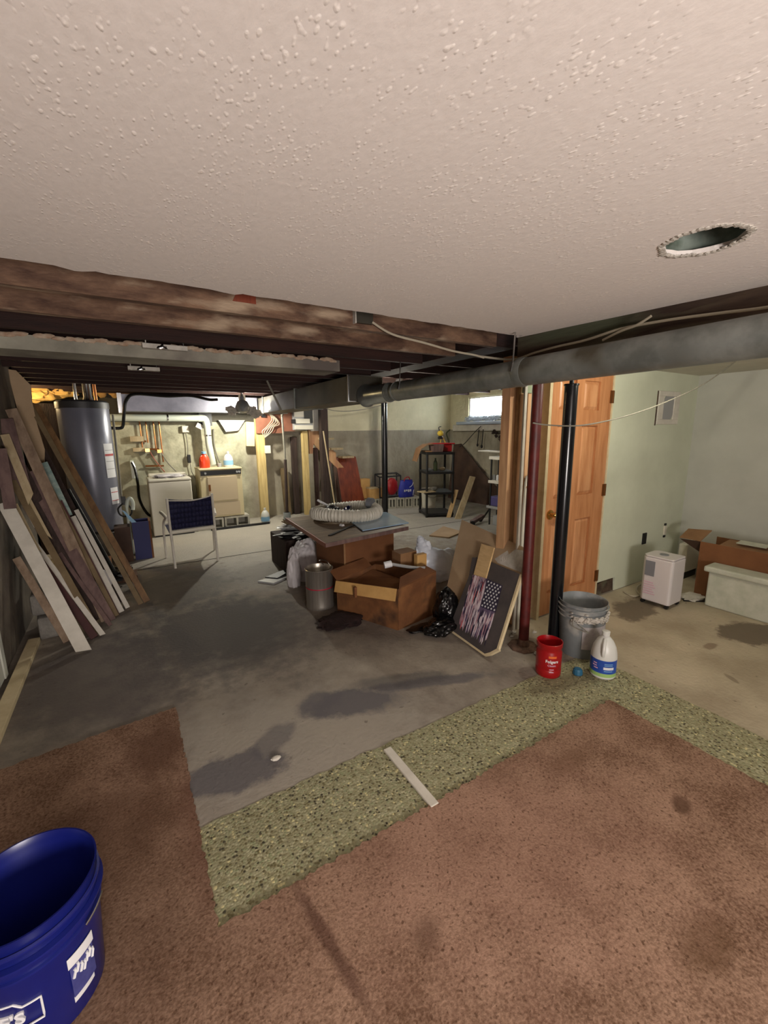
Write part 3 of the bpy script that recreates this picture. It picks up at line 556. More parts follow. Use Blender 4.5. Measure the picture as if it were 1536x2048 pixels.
dm = bpy.data.objects.new('door_1', None); COL.objects.link(dm); dm.location = (3.07, 2.08, 0); W['door_1'] = Vector(dm.location); dm['kind'] = 'structure'; dm['label'] = 'varnished orange-brown six-panel wooden door'
X0, X1, Y0, Y1 = 2.695, 3.45, 2.085, 2.12
xs = [(2.79, 2.985), (3.085, 3.29)]; zs = [(.19, .77), (.97, 1.52), (1.64, 1.86)]
b = MB()
b.box((X0, Y0, .015), (xs[0][0], Y1, 1.955)); b.box((xs[0][1], Y0, .015), (xs[1][0], Y1, 1.955)); b.box((xs[1][1], Y0, .015), (X1, Y1, 1.955))
for (a, c) in xs:
    for (z0, z1) in ((.015, .19), (.77, .97), (1.52, 1.64), (1.86, 1.955)): b.box((a, Y0, z0), (c, Y1, z1))
build('door_slab', b, M['oak'], dm, bevel=.0)
for (a, c) in xs:
    for (z0, z1) in zs:
        b = MB(); y_ = Y0+.012; e_ = .028
        A = [b._v(p) for p in ((a, y_+.006, z0), (c, y_+.006, z0), (c, y_+.006, z1), (a, y_+.006, z1))]; Bq = [b._v(p) for p in ((a+e_, y_-.008, z0+e_), (c-e_, y_-.008, z0+e_), (c-e_, y_-.008, z1-e_), (a+e_, y_-.008, z1-e_))]
        D = [b._v(p) for p in ((a, Y1, z0), (c, Y1, z0), (c, Y1, z1), (a, Y1, z1))]
        for i in range(4): b._f([A[i], A[(i+1) % 4], Bq[(i+1) % 4], Bq[i]]); b._f([A[i], A[(i+1) % 4], D[(i+1) % 4], D[i]])
        b._f(Bq); b._f(D); build('door_panel', b, M['oak_panel'], dm)
b = MB(); b.M = Matrix.Translation((2.765, 2.085, .845)) @ Matrix.Rotation(PI/2, 4, 'X')
b.lathe((0, 0, 0), [(.040, 0), (.038, .008), (.018, .014), (.015, .03)], 20); b.M = Matrix.Identity(4)
b.tube(smooth_path([(2.765, 2.055, .845), (2.77, 2.04, .848), (2.81, 2.037, .85), (2.85, 2.037, .842), (2.872, 2.037, .846)]), [.017]*8+[.014]*6+[.012]*7+[.013]*4, 10)
build('door_handle', b, M['brass'], dm, smooth=True)
for zc in (.22, .985, 1.75):
    b = MB(); b.box((3.425, 2.078, zc-.05), (3.475, 2.086, zc+.05)); b.tube([(3.452, 2.076, zc-.05), (3.452, 2.076, zc+.05)], .007, 8); build('hinge', b, M['bronze'], dm)

# green partition fittings
t = thing('access_panel', 'white framed access panel with grey cut-out on the green wall', 'wall panel', (4.41, 2.1, 1.54))
b = MB()
for (a, c) in (((4.22, 2.098, 1.53), (4.60, 2.11, 1.575)), ((4.22, 2.098, 1.785), (4.60, 2.11, 1.83)), ((4.22, 2.098, 1.575), (4.31, 2.11, 1.785)), ((4.50, 2.098, 1.575), (4.60, 2.11, 1.785))): b.box(a, c)
build('frame', b, M['white_paint'], t, bevel=.003)
b = MB(); b.prism([(4.31, 2.104, 1.575), (4.47, 2.104, 1.575), (4.50, 2.104, 1.62), (4.50, 2.104, 1.785), (4.35, 2.104, 1.785), (4.31, 2.104, 1.74)], (0, .005, 0)); build('panel_face', b, M['plastic_grey'], t)
b = MB(); b.box((4.20, 2.106, 1.52), (4.215, 2.11, 1.83)); build('groove', b, M['girder'], t)
simple('outlet_box', (4.205, 2.10, .385), (4.27, 2.112, .495), M['black'], 'dark open outlet box in the green wall', 'outlet box')
t = thing('outlet_cover', 'small white wall fitting beside the dark outlet box', 'wall fitting', (4.62, 2.1, .40))
b = MB(); b.box((4.59, 2.095, .43), (4.635, 2.11, .52)); build('cover', b, M['white'], t, bevel=.004)
b = MB(); b.box((4.60, 2.10, .525), (4.63, 2.111, .545)); build('hole_edge', b, M['black'], t); b = MB(); b.box((4.60, 2.10, .40), (4.63, 2.111, .42)); build('hole_edge', b, M['black'], t)

# ------------------------------------------------------------------ cables
def cable(name, pts, r, m, lab, cat='cable'):
    b = MB(); b.tube(smooth_path(pts), r, 7); return tag(build(name, b, m, smooth=True), lab, cat)
cable('electric_cable', [(2.05, 2.16, 1.97), (2.17, 1.99, 1.935), (2.2, 1.85, 1.955), (2.2, 1.69, 1.965), (2.2, 1.5, 1.97), (2.2, 1.31, 1.99), (2.2, 1.09, 1.985), (2.2, .89, 1.97), (2.2, .7, 1.955), (2.2, .4, 1.96)], .0065, M['cable'], 'off-white cable strung along the girder above the round duct')
cable('electric_cable', [(2.19, 1.40, 1.95), (2.18, 1.3, 1.975), (2.17, 1.22, 1.985), (2.16, 1.15, 2.01)], .006, M['cable'], 'short loose cable end sticking up by the girder')
cable('electric_cable', [(1.25, 2.17, 2.09), (1.37, 2.15, 2.035), (1.58, 2.13, 2.005), (1.79, 2.12, 1.975), (1.97, 2.12, 1.965), (2.05, 2.12, 1.955)], .0065, M['cable'], 'cable drooping from the junction box on the nearest joist')
cable('thin_wire', [(2.12, 1.76, 1.535), (2.2, 1.72, 1.522), (2.30, 1.60, 1.515), (2.5, 1.57, 1.535), (2.8, 1.55, 1.585), (3.15, 1.52, 1.67), (3.55, 1.48, 1.80), (3.96, 1.45, 1.99)], .0042, M['greycable'], 'thin grey wire sagging across the door and green wall', 'wire')
cable('thin_wire', [(3.03, 6.976, 1.9), (3.15, 6.9, 1.85), (3.35, 6.75, 1.83), (3.6, 6.55, 1.86), (3.86, 6.37, 1.93)], .006, M['greycable'], 'sagging wire beside the dark timber post', 'wire')
t = thing('junction_box', 'metal junction box on the face of the nearest joist', 'junction box', (1.205, 2.19, 2.085))
b = MB(); b.box((1.15, 2.175, 2.08), (1.26, 2.2, 2.145)); build('box', b, M['duct_dark'], t, bevel=.002); b = MB(); b.box((1.145, 2.17, 2.075), (1.152, 2.2, 2.15)); build('flange', b, M['compound'], t)

# ------------------------------------------------------------------ lamps of the place
def bulb(x, y, z, m, lab, ztop):
    t = thing('light_bulb', lab, 'light bulb', (x, y, z))
    b = MB(); b.blob((x, y, z), (.03, .03, .036), 0, 0, 1, 3); build('bulb', b, m, t, smooth=True)
    b = MB(); b.lathe((x, y, z+.03), [(.02, 0), (.02, .04), (.05, .05), (.05, max(ztop-z-.03, .06))], 16, capt=True); build('lamp_holder', b, M['compound'], t, smooth=True)
bulb(1.57, 6.62, 1.81, bulb_mat('laundry_bulb_glow', (1, .96, .82, 1), 2600), 'bare lit bulb hanging behind the dusty lamp fitting', 2.04)
bulb(3.37, 5.122, 1.956, bulb_mat('store_bulb_glow', (1, .93, .78, 1), 1150), 'lit bulb just showing under the round duct', 2.20)
bulb(-1.05, 6.6, 1.95, bulb_mat('warm_bulb_glow', (1, .72, .34, 1), 700), 'warm bare bulb in the corner behind the leaning boards', 2.04)
bulb(2.85, 1.25, 1.93, bulb_mat('side_room_bulb_glow', (1, .96, .80, 1), 620), 'bare bulb on the side room ceiling, hidden by the duct', 1.999)
t = thing('dead_lamp', 'dusty grey lamp fitting with torn paper hanging by the trunk duct', 'lamp', (1.53, 6.45, 1.76))
b = MB(); b.lathe((1.53, 6.45, 1.76), [(.02, 0), (.09, .03), (.105, .10), (.07, .17), (.03, .19), (.03, .24)], 18); build('shade', b, M['bucket_grey'], t, smooth=True)
b = MB(); b.tube([(1.53, 6.45, 2.0), (1.53, 6.45, 2.06)], .018, 8); build('socket', b, M['chrome'], t, smooth=True)
for k, (x, z) in enumerate(((1.38, 1.80), (1.66, 1.80), (1.72, 1.76))):
    b = MB(); b.blob((x, 6.45, z), (.07, .02, .05), k+4, .8, 2.2, 3); build('torn_paper', b, M['compound'], t)

# ------------------------------------------------------------------ laundry corner
t = thing('water_heater', 'tall grey cylindrical water heater with white warning label', 'water heater', (-.36, 6.15, .34))
b = MB(); b.lathe((-.36, 6.15, .36), [(.25, 0), (.255, .02), (.255, 1.42), (.25, 1.44)], 40); build('tank', b, M['heater'], t, smooth=True)
b = MB(); b.lathe((-.36, 6.15, 1.80), [(.262, -.02), (.262, .05), (.24, .07), (0, .075)], 40); build('top_cap', b, M['heater_top'], t, smooth=True)
b = MB(); b.lathe((-.36, 6.15, .33), [(.235, 0), (.235, .03)], 32); build('base_ring', b, M['black'], t, smooth=True)
def curved_patch(c, r, a0, a1, z0, z1, n=10, th=.002):
    b = MB(); P = []
    for i in range(n+1):
        a = a0+(a1-a0)*i/n; P.append([b._v((c[0]+rr*math.cos(a), c[1]+rr*math.sin(a), z)) for rr in (r, r+th) for z in (z0, z1)])
    for i in range(n):
        A = P[i]; B_ = P[i+1]; b._f([A[2], B_[2], B_[3], A[3]]); b._f([A[0], A[1], B_[1], B_[0]]); b._f([A[1], A[3], B_[3], B_[1]]); b._f([A[0], B_[0], B_[2], A[2]])
    b._f([P[0][0], P[0][2], P[0][3], P[0][1]]); b._f([P[-1][0], P[-1][1], P[-1][3], P[-1][2]]); return b
HC = (-.36, 6.15)
lb = build('warning_label', curved_patch(HC, .256, -PI*.29, -PI*.12, .98, 1.38), M['lab_white'], t, smooth=True)
lb2 = build('warning_label', curved_patch(HC, .256, -PI*.27, -PI*.12, .66, .86), M['lab_white'], t, smooth=True)
build('red_band', curved_patch(HC, .2585, -PI*.285, -PI*.125, 1.235, 1.26, th=.001), mat('label_red', s(176, 60, 60), None, rough=.6), lb, smooth=True)
for zz in (1.30, 1.17, 1.08): build('printed_line', curved_patch(HC, .2585, -PI*.28, -PI*.13, zz, zz+.006, th=.001), M['plastic_grey'], lb, smooth=True)
for zz in (.80, .70): build('red_line', curved_patch(HC, .2585, -PI*.265, -PI*.13, zz, zz+.008, th=.001), bpy.data.materials['label_red'], lb2, smooth=True)
for k, (x, z1, m) in enumerate(((-.41, 2.06, 'chrome'), (-.22, 2.06, 'copper'))):
    b = MB(); b.tube([(x, 6.1, 1.86), (x, 6.1, z1)], .016, 10); build('water_pipe', b, M[m], t, smooth=True)
b = MB(); b.lathe((-.30, 6.2, 1.87), [(.06, 0), (.045, .05), (.045, .2)], 16); build('flue_collar', b, M['chrome'], t, smooth=True)
b = MB(); b.tube([(-.075, 6.2, 1.72), (-.09, 6.1, .75)], .012, 8); b.tube([(-.09, 6.1, .75), (-.095, 6.08, .62)], .009, 8); build('relief_pipe', b, M['greycable'], t, smooth=True)
b = MB(); b.box((-.10, 5.99, .64), (-.05, 6.03, .74)); b.tube(smooth_path([(-.08, 6.0, .66), (-.14, 5.97, .60), (-.12, 5.97, .52), (-.04, 5.97, .50), (0.0, 5.97, .56), (-.04, 6.0, .66)]), .010, 7); build('drain_valve', b, M['black'], t, smooth=True)
t = thing('heater_stand', 'dark low stand of stacked blocks carrying the water heater', 'stand', (-.36, 6.15, 0))
for k, (a, c) in enumerate((((-.62, 5.92, 0), (-.38, 6.36, .19)), ((-.37, 5.92, 0), (-.12, 6.36, .19)))):
    b = MB(); b.box(a, c); build('block', b, M['blockgrey'], t, bevel=.008)
b = MB(); b.box((-.64, 5.9, .192), (-.09, 6.4, .33)); build('top_slab', b, M['blockgrey'], t, bevel=.008)
# pvc stick and bits by the heater
t = thing('upright_pipe', 'cream plastic pipe standing with coiled cord right of the water heater', 'pipe', (-.06, 5.95, 0))
b = MB(); b.tube([(-.04, 5.9, .04), (-.05, 5.92, .36), (-.05, 5.93, .62)], .016, 10); b.tube(smooth_path([(-.05, 5.93, .62), (-.03, 5.93, .70), (.0, 5.93, .72), (.02, 5.93, .66), (.01, 5.92, .58)]), .022, 10); build('pipe_run', b, M['pvc'], t, smooth=True)
b = MB(); b.box((-.13, 5.8, 0), (.05, 5.98, .035)); build('foot', b, M['palewood'], t, bevel=.004)
# black tubing from heater to duct
cable('black_hose', [(-.13, 6.5, 1.565), (-.02, 6.5, 1.56), (.02, 6.5, 1.60), (.05, 6.48, 1.76), (.09, 6.47, 1.91), (.2, 6.47, 1.99), (.55, 6.47, 1.975), (.85, 6.47, 1.99), (1.08, 6.47, 1.945), (1.2, 6.5, 1.95)], .02, M['bag_black'], 'black flexible hose looping over the bright duct from the water heater', 'hose')
# insulation glimpsed behind the heater
for (x, y, z, r, lab) in ((-.95, 7.2, 2.0, .22, 'golden paper-faced insulation in the far left corner'), (-.68, 7.3, 2.06, .2, 'golden insulation bulging above the water heater')):
    b = MB(); b.blob((x, y, z), (r, .1, r*.45), 3, .35, 1.5, 4); tag(build('insulation_batt', b, M['tankgold'], smooth=True), lab, 'insulation')
b = MB(); b.box((-1.5, 7.36, 2.06), (.1, 7.44, 2.14)); tag(build('wall_plate', b, M['pine'], bevel=.003), 'orange pine plate along the top of the far left wall', 'timber')
b = MB()
for k in range(14):
    x = -.35+k*.16; b.blob((x, 7.42, 2.03+.02*math.sin(k)), (.06, .04, .045), k, .6, 2, 2)
tag(build('wall_insulation', b, M['card_l'], smooth=True), 'pale crumbly filling above the laundry wall', 'insulation', kind='stuff')

# vent pipe
t = thing('dryer_vent', 'white metal vent pipe running along the wall and down to the dryer', 'vent pipe', (1.1, 7.3, 1.0))
b = MB(); b.tube([(-.12, 7.28, 1.715), (1.06, 7.28, 1.715)], .052, 18); build('horizontal_run', b, M['pvc'], t, smooth=True)
b = MB(); b.tube(smooth_path([(1.04, 7.28, 1.715), (1.13, 7.28, 1.70), (1.155, 7.28, 1.60)]), .055, 18); build('elbow', b, M['pvc'], t, smooth=True)
b = MB(); b.tube([(1.155, 7.28, 1.62), (1.16, 7.28, 1.30), (1.20, 7.30, .99)], .05, 18); build('drop_pipe', b, M['pvc'], t, smooth=True)
b = MB(); b.tube([(1.157, 7.28, 1.44), (1.158, 7.28, 1.46)], .056, 18); b.tube([(.6, 7.28, 1.715), (.62, 7.28, 1.715)], .056, 18); build('clamp', b, M['chrome'], t, smooth=True)
b = MB(); b.box((1.06, 7.36, 1.60), (1.25, 7.42, 1.80)); build('vent_plate', b, M['black'], t)
b = MB(); b.box((1.0, 7.30, 1.555), (1.10, 7.40, 1.63), rot=Euler((0, .5, 0))); tag(build('wall_bracket', b, M['white_paint'], bevel=.003), 'white wall bracket under the vent pipe elbow', 'bracket')

# washer (half width because narrow) and dryer
def washer():
    x0, x1, y0, y1 = .24, .80, 6.84, 7.36
    t = thing('washing_machine', 'white top-loading washing machine with rumpled cloth on top', 'washing machine', ((x0+x1)/2, (y0+y1)/2, 0))
    b = MB(); b.box((x0, y0, .02), (x1, y1, .80)); build('body', b, M['white'], t, bevel=.012)
    b = MB(); b.box((x0-.004, y0-.004, .803), (x1+.004, y1, .845)); build('top_deck', b, M['white'], t, bevel=.02)
    b = MB(); b.box((x0+.02, y1-.12, .846), (x1-.02, y1, .895)); build('console', b, M['white'], t, bevel=.02)
    b = MB(); b.blob((.54, 7.06, .865), (.2, .14, .03), 5, .5, 2.4, 3, flat=.848); build('cloth', b, M['bag_white'], t, smooth=True)
    b = MB(); b.box((x0+.02, y0+.02, 0), (x1-.02, y1-.02, .018)); build('plinth', b, M['black'], t)
washer()
def dryer():
    x0, x1, y0, y1, z0, z1 = .93, 1.55, 6.90, 7.38, .19, .955
    t = thing('clothes_dryer', 'almond clothes dryer with black control strip raised on blocks', 'clothes dryer', ((x0+x1)/2, (y0+y1)/2, z0))
    b = MB(); b.box((x0, y0, z0), (x1, y1, z1-.03)); build('body', b, M['cream'], t, bevel=.008)
    b = MB(); b.box((x0-.006, y0-.012, z1-.028), (x1+.006, y1, z1)); build('top_deck', b, M['cream'], t, bevel=.01)
    p = MB(); p.box((x0+.015, y0-.008, z1-.105), (x1-.012, y0-.001, z1-.035)); p = build('control_strip', p, M['black'], t)
    for x in (x0+.08, x1-.075, x1-.04):
        b = MB(); b.tube([(x, y0-.009, z1-.07), (x, y0-.028, z1-.07)], .016, 14); build('dial', b, M['plastic_grey'], p, smooth=True)
    d = MB(); d.box((x0+.10, y0-.014, z0+.26), (x1-.08, y0-.001, z1-.125)); d = build('door', d, M['beige_panel'], t, bevel=.006)
    b = MB(); b.box((x0+.11, y0-.022, z0+.42), (x0+.14, y0-.015, z0+.52)); build('latch', b, M['bronze'], d)
    b = MB(); b.box((x0+.07, y0-.006, z0+.03), (x1-.06, y0-.001, z0+.24)); build('lower_panel', b, M['beige_panel'], t, bevel=.002)
dryer()
# hollow blocks: one kind, copied
def hollow_block(name, x, y, z, L_=.39, D_=.19, H_=.19, rz=0, m='block', nh=2, lab='', grp=None):
    Mx = Matrix.Translation((x, y, z)) @ Matrix.Rotation(rz, 4, 'Z'); b = MB(Mx); wl = .028
    b.box((-L_/2, -D_/2, 0), (L_/2, D_/2, wl)); b.box((-L_/2, -D_/2, H_-wl), (L_/2, D_/2, H_))
    for k in range(nh+1):
        xx = -L_/2+k*(L_-wl)/nh; b.box((xx, -D_/2, wl), (xx+wl, D_/2, H_-wl))
    b.box((-L_/2, D_/2-.02, 0), (L_/2, D_/2, H_))
    o = build(name, b, M[m], loc=(x, y, z)); return tag(o, lab, 'concrete block', grp)
for k, x in enumerate((1.00, 1.40)):
    hollow_block('concrete_block', x+.03, 7.02, 0, .385, .24, .18, 0, 'block', 2, ('left' if k == 0 else 'right')+' hollow concrete block under the front of the dryer', 'blocks under the dryer')
hollow_block('concrete_block', 1.03, 7.28, 0, .385, .2, .18, 0, 'block', 2, 'hollow concrete block under the back of the dryer', 'blocks under the dryer')
hollow_block('concrete_block', 1.43, 7.28, 0, .385, .2, .18, 0, 'block', 2, 'hollow concrete block under the back right of the dryer', 'blocks under the dryer')
b = MB(); b.box((1.02, 6.83, 0.0), (1.93, 6.88, .03)); b2 = tag(build('black_bar', b, M['black'], bevel=.004), 'black bar lying on the floor before the dryer blocks', 'bar')
# detergent bottles on the dryer
def bottle(name, c, wd, dp, h, m, cap_m, capr, lab, band=None, cat='bottle'):
    t = thing(name, lab, cat, c)
    b = MB(); b.lathe(c, [(wd*.46, 0), (wd*.5, .02), (wd*.5, h*.45), (wd*.44, h*.62), (wd*.28, h*.78), (capr*.9, h*.84), (capr*.9, h*.87)], 24, capt=True, sx=1, sy=dp/wd); build('bottle_body', b, m, t, smooth=True)
    b = MB(); b.lathe((c[0], c[1], c[2]+h*.86), [(capr, 0), (capr, h*.13), (capr*.8, h*.14)], 18, capt=True); build('cap', b, cap_m, t, smooth=True)
    if band:
        b = MB(); b.lathe(c, [(wd*.503, h*.12), (wd*.503, h*.42)], 24, capb=False, sx=1, sy=dp/wd+.01); build('label', b, band, t, smooth=True)
    return t
t = bottle('detergent_bottle', (1.045, 7.1, .956), .155, .10, .25, M['detergent'], M['lightblue'], .035, 'orange-red detergent bottle on the left of the dryer top', None)
b = MB(); b.tube(smooth_path([(1.00, 7.045, 1.06), (.985, 7.035, 1.09), (.99, 7.045, 1.13), (1.01, 7.055, 1.145)]), .010, 7); build('handle', b, M['detergent'], t, smooth=True)
bottle('bleach_bottle', (1.40, 7.1, .956), .15, .10, .24, M['jug'], M['jug'], .02, 'white bottle with light blue label on the right of the dryer top', M['lightblue'])
bottle('bleach_bottle', (1.90, 6.98, 0), .14, .14, .25, M['jug'], M['jug'], .02, 'white and pale blue jug on the floor right of the dryer', M['lightblue'])
b = MB(); b.lathe((1.27, 7.15, .956), [(.035, 0), (.035, .05), (.03, .055)], 16, capt=True); tag(build('small_jar', b, M['plastic_grey'], smooth=True), 'small grey jar between the bottles on the dryer', 'jar')
# plumbing on the wall
t = thing('water_supply_pipes', 'copper supply pipes and valves on the wall above the washer', 'plumbing', (.32, 7.45, .9))
for (x, z0, z1) in ((.24, 1.22, 1.70), (.42, 1.22, 1.70), (.50, 1.05, 1.70), (.32, 1.35, 1.66)):
    b = MB(); b.tube([(x, 7.46, z0), (x, 7.46, z1)], .010, 8); build('riser', b, M['copper'], t, smooth=True)
for (a, c) in (((.10, 7.46, 1.40), (.30, 7.46, 1.37)), ((.13, 7.46, 1.255), (.46, 7.46, 1.25)), ((.25, 7.45, 1.0), (.50, 7.45, .99))):
    b = MB(); b.tube([a, c], .014, 8); build('branch', b, M['copper'], t, smooth=True)
for (x, z) in ((.30, 1.24), (.46, 1.22)):
    b = MB(); b.box((x-.03, 7.40, z-.025), (x+.03, 7.46, z+.025)); b.tube([(x, 7.38, z), (x, 7.41, z)], .022, 10); build('valve', b, M['brass'], t)
b = MB(); b.box((.09, 7.43, 1.37), (.27, 7.49, 1.45)); build('backing_board', b, M['palewood'], t, bevel=.003); b = MB(); b.box((.11, 7.43, 1.22), (.27, 7.49, 1.28)); build('backing_board', b, M['palewood'], t, bevel=.003)
cable('supply_hose', [(.33, 7.40, 1.22), (.38, 7.40, 1.10), (.45, 7.38, .98), (.50, 7.37, .90)], .008, mat('red_hose', s(150, 80, 60), None), 'red-brown hose from the wall valve to the washer', 'hose')
cable('supply_hose', [(.48, 7.40, 1.20), (.55, 7.40, 1.05), (.62, 7.39, .95), (.66, 7.37, .90)], .008, M['greycable'], 'grey hose from the wall valve to the washer', 'hose')
cable('drain_hose', [(.08, 7.42, 1.07), (.11, 7.40, .95), (.12, 7.36, .75), (.12, 7.34, .5), (.20, 7.32, .28), (.3, 7.42, .2)], .02, M['bag_black'], 'black drain hose hanging left of the washer', 'hose')
simple('standpipe', (.05, 7.42, .82), (.10, 7.48, 1.10), M['pvc'], 'short white standpipe on the wall left of the washer', 'pipe', bevel=.01)
t = thing('wall_outlet', 'white wall box with a cord and black plug above the washer', 'outlet', (.86, 7.45, 1.0))
b = MB(); b.box((.81, 7.44, 1.50), (.91, 7.5, 1.60)); build('box', b, M['white'], t, bevel=.006)
b = MB(); b.tube(smooth_path([(.86, 7.46, 1.50), (.87, 7.46, 1.3), (.86, 7.46, 1.15)]), .007, 6); b.tube(smooth_path([(.88, 7.45, 1.02), (.90, 7.45, .85), (.98, 7.44, .68)]), .006, 6); build('cord', b, M['greycable'], t, smooth=True)
b = MB(); b.box((.845, 7.42, 1.02), (.895, 7.47, 1.15)); build('plug', b, M['black'], t, bevel=.008)
cable('appliance_cable', [(1.28, 7.46, 1.55), (1.27, 7.46, 1.3), (1.30, 7.44, 1.1), (1.34, 7.42, .98)], .012, M['greycable'], 'grey dryer cord looping down the wall', 'cord')
b = MB(); b.box((1.76, 7.30, 1.26), (1.90, 7.36, 1.66), rot=Euler((0, .06, 0))); tag(build('wall_box', b, M['cream'], bevel=.006), 'cream metal box hanging left of the fuse board', 'wall box')
b = MB(); b.prism([(1.36, 7.40, 1.69), (1.78, 7.40, 1.69), (1.66, 7.40, 1.52), (1.46, 7.40, 1.50)], (0, .06, 0)); tag(build('fabric_scrap', b, M['plastic_grey']), 'grey crossed-strap scrap hanging right of the vent pipe', 'scrap')

# fuse board
t = thing('fuse_board', 'red-brown board carrying an open electrical panel and loose cables', 'electrical panel', (2.4, 7.2, 1.48))
b = MB(); b.box((1.90, 7.18, 1.47), (2.10, 7.21, 2.0)); b.box((2.10, 7.18, 1.47), (2.33, 7.21, 1.78)); b.box((2.33, 7.18, 1.50), (2.56, 7.21, 2.0)); build('backboard', b, M['plywood_br'], t, bevel=.003)
p = MB(); p.box((2.52, 7.10, 1.52), (2.86, 7.2, 1.86)); p = build('panel_box', p, M['plastic_grey'], t, bevel=.006)
b = MB(); b.box((2.53, 7.085, 1.53), (2.86, 7.099, 1.60)); build('cover_bottom', b, M['white'], p); b = MB(); b.box((2.53, 7.085, 1.74), (2.70, 7.099, 1.86)); build('cover_top', b, M['white'], p)
b = MB(); b.box((2.70, 7.08, 1.64), (2.86, 7.084, 1.86)); build('dark_opening', b, M['black'], p)
b = MB(); b.box((2.54, 7.065, 1.63), (2.80, 7.08, 1.71)); q = build('breaker_plate', b, M['white'], p, bevel=.003)
b = MB(); b.box((2.48, 7.06, 1.63), (2.54, 7.12, 1.70)); build('conduit_end', b, M['black'], p)
for k in range(5):
    b = MB(); x = 2.0+k*.03; b.tube(smooth_path([(x, 7.14, 1.84-.01*k), (x+.10, 7.12, 1.80-.02*k), (x+.15, 7.12, 1.70-.02*k), (x+.06, 7.12, 1.58), (x-.02+.01*k, 7.13, 1.50), (2.02, 7.14, 1.40)]), .007, 6); build('loose_cable', b, M['cable'], t, smooth=True)
b = MB(); b.box((2.02, 7.15, 1.14), (2.11, 7.2185, 1.27)); tag(build('switch_box', b, M['white'], bevel=.004), 'small white switch box on the pine stud', 'switch box')
b = MB(); b.box((1.99, 7.13, 1.73), (2.05, 7.18, 1.82)); build('knockout', b, M['black'], t)
b = MB(); b.box((2.86, 7.2, 1.50), (3.05, 7.22, 1.96)); tag(build('white_card', b, M['white_paint']), 'white speckled board between the fuse panel and the dark post', 'board')

# rough stair pieces
t = thing('stair_stringer', 'orange pine stair scraps behind the dark timber post', 'stair', (3.1, 7.25, .55))
b = MB(); b.prism([(2.84, 7.25, 1.10), (2.90, 7.25, 1.10), (2.92, 7.25, 1.28), (3.35, 7.25, .84), (3.55, 7.25, .62), (3.55, 7.25, .78), (3.36, 7.25, .98), (3.36, 7.25, 1.10), (3.28, 7.25, 1.16), (3.04, 7.25, 1.34), (3.04, 7.25, 1.50), (2.84, 7.25, 1.52)], (0, .045, 0)); build('stringer', b, M['pine'], t)
for (x, z) in ((3.10, 1.345), (3.28, 1.16), (3.50, 1.0)):
    b = MB(); b.box((x-.08, 7.10, z), (x+.16, 7.30, z+.035)); build('tread', b, M['palewood'], t, bevel=.002)
b = MB(); b.box((3.18, 7.28, .5), (3.26, 7.34, 1.2), rot=Euler((0, .2, 0))); b.box((2.95, 7.30, 0), (3.02, 7.36, 1.2)); build('leg', b, M['mauve'], t)
b = MB(); b.prism([(3.375, 7.05, .05), (3.86, 7.05, .05), (3.80, 7.3, 1.0), (3.78, 7.3, 1.015), (3.42, 7.3, 1.015), (3.37, 7.3, .99)], (0, .04, .0)); tag(build('red_board', b, M['redwood'], bevel=.003), 'tall red-brown board leaning on the far wall', 'board')
b = MB(); b.prism([(3.34, 7.12, .05), (3.375, 7.05, .05), (3.37, 7.3, .99), (3.35, 7.33, .97)], (-.03, .01, 0)); tag(build('dark_board', b, M['darkply']), 'dark board edge just left of the red-brown board', 'board')
b = MB(); b.tube([(2.84, 6.6, 1.50), (2.97, 6.45, .02)], .012, 8); tag(build('broom_handle', b, M['palewood'], smooth=True), 'pale broom handle leaning on the dark timber post', 'broom handle')
# row of hollow blocks at the far wall
for k in range(6):
    x = 4.05+.2*k*.78; y = 7.07-.055*k
    hollow_block('concrete_block', x+.05, y+.10, 0, .155, .38, .2, -.28, 'block', 2, 'upright hollow concrete block in the low row by the far wall', 'low block row at the far wall')
b = MB(); b.box((3.85, 7.0, .02), (4.05, 7.3, .19)); tag(build('block_slab', b, M['block'], bevel=.01), 'solid pale block at the left end of the low row', 'concrete block')
b = MB(); b.box((3.82, 7.15, .201), (4.02, 7.32, .58)); tag(build('cardboard_box', b, M['card_l'], bevel=.003), 'tall light cardboard box right of the red-brown board', 'box')
t = thing('wooden_crate', 'small light-brown box on the low block row', 'box', (4.1, 7.1, .2))
b = MB(); b.box((3.93, 7.0, .202), (4.20, 7.14, .40)); build('box_body', b, M['card_l'], t, bevel=.003); b = MB(); b.box((3.92, 6.99, .401), (4.21, 7.15, .425)); build('lid', b, M['palewood'], t, bevel=.003)
t = thing('wire_crate', 'black tubular crate on the block row beside the black column', 'crate', (4.3, 7.0, .2))
for (a, c) in (((4.12, 6.95, .22), (4.12, 6.95, .62)), ((4.60, 6.95, .22), (4.60, 6.95, .62)), ((4.12, 6.95, .62), (4.60, 6.95, .62)), ((4.12, 7.13, .22), (4.12, 7.13, .66)), ((4.62, 7.13, .22), (4.62, 7.13, .66)), ((4.12, 7.13, .66), (4.62, 7.13, .66)), ((4.12, 6.95, .62), (4.12, 7.13, .66)), ((4.60, 6.95, .62), (4.62, 7.13, .66)), ((4.12, 6.95, .22), (4.60, 6.95, .22)), ((4.12, 6.95, .42), (4.12, 7.13, .42))):
    b = MB(); b.tube([a, c], .014, 8); build('bar', b, M['black'], t, smooth=True)
b = MB(); b.blob((4.46, 7.05, .40), (.13, .07, .17), 4, .12, 2, 4, flat=.235); tag(build('red_bag', b, M['redplastic'], smooth=True), 'red bag inside the black crate', 'bag')
t = thing('shopping_bag', 'blue reusable bag with white print on the block row', 'bag', (4.68, 6.85, .21))
b = MB(); b.lathe((4.69, 6.88, .205), [(.17, 0), (.185, .05), (.18, .15), (.15, .27), (.135, .33)], 24, sx=1, sy=.5); build('bag_body', b, M['bluebag'], t, smooth=True)
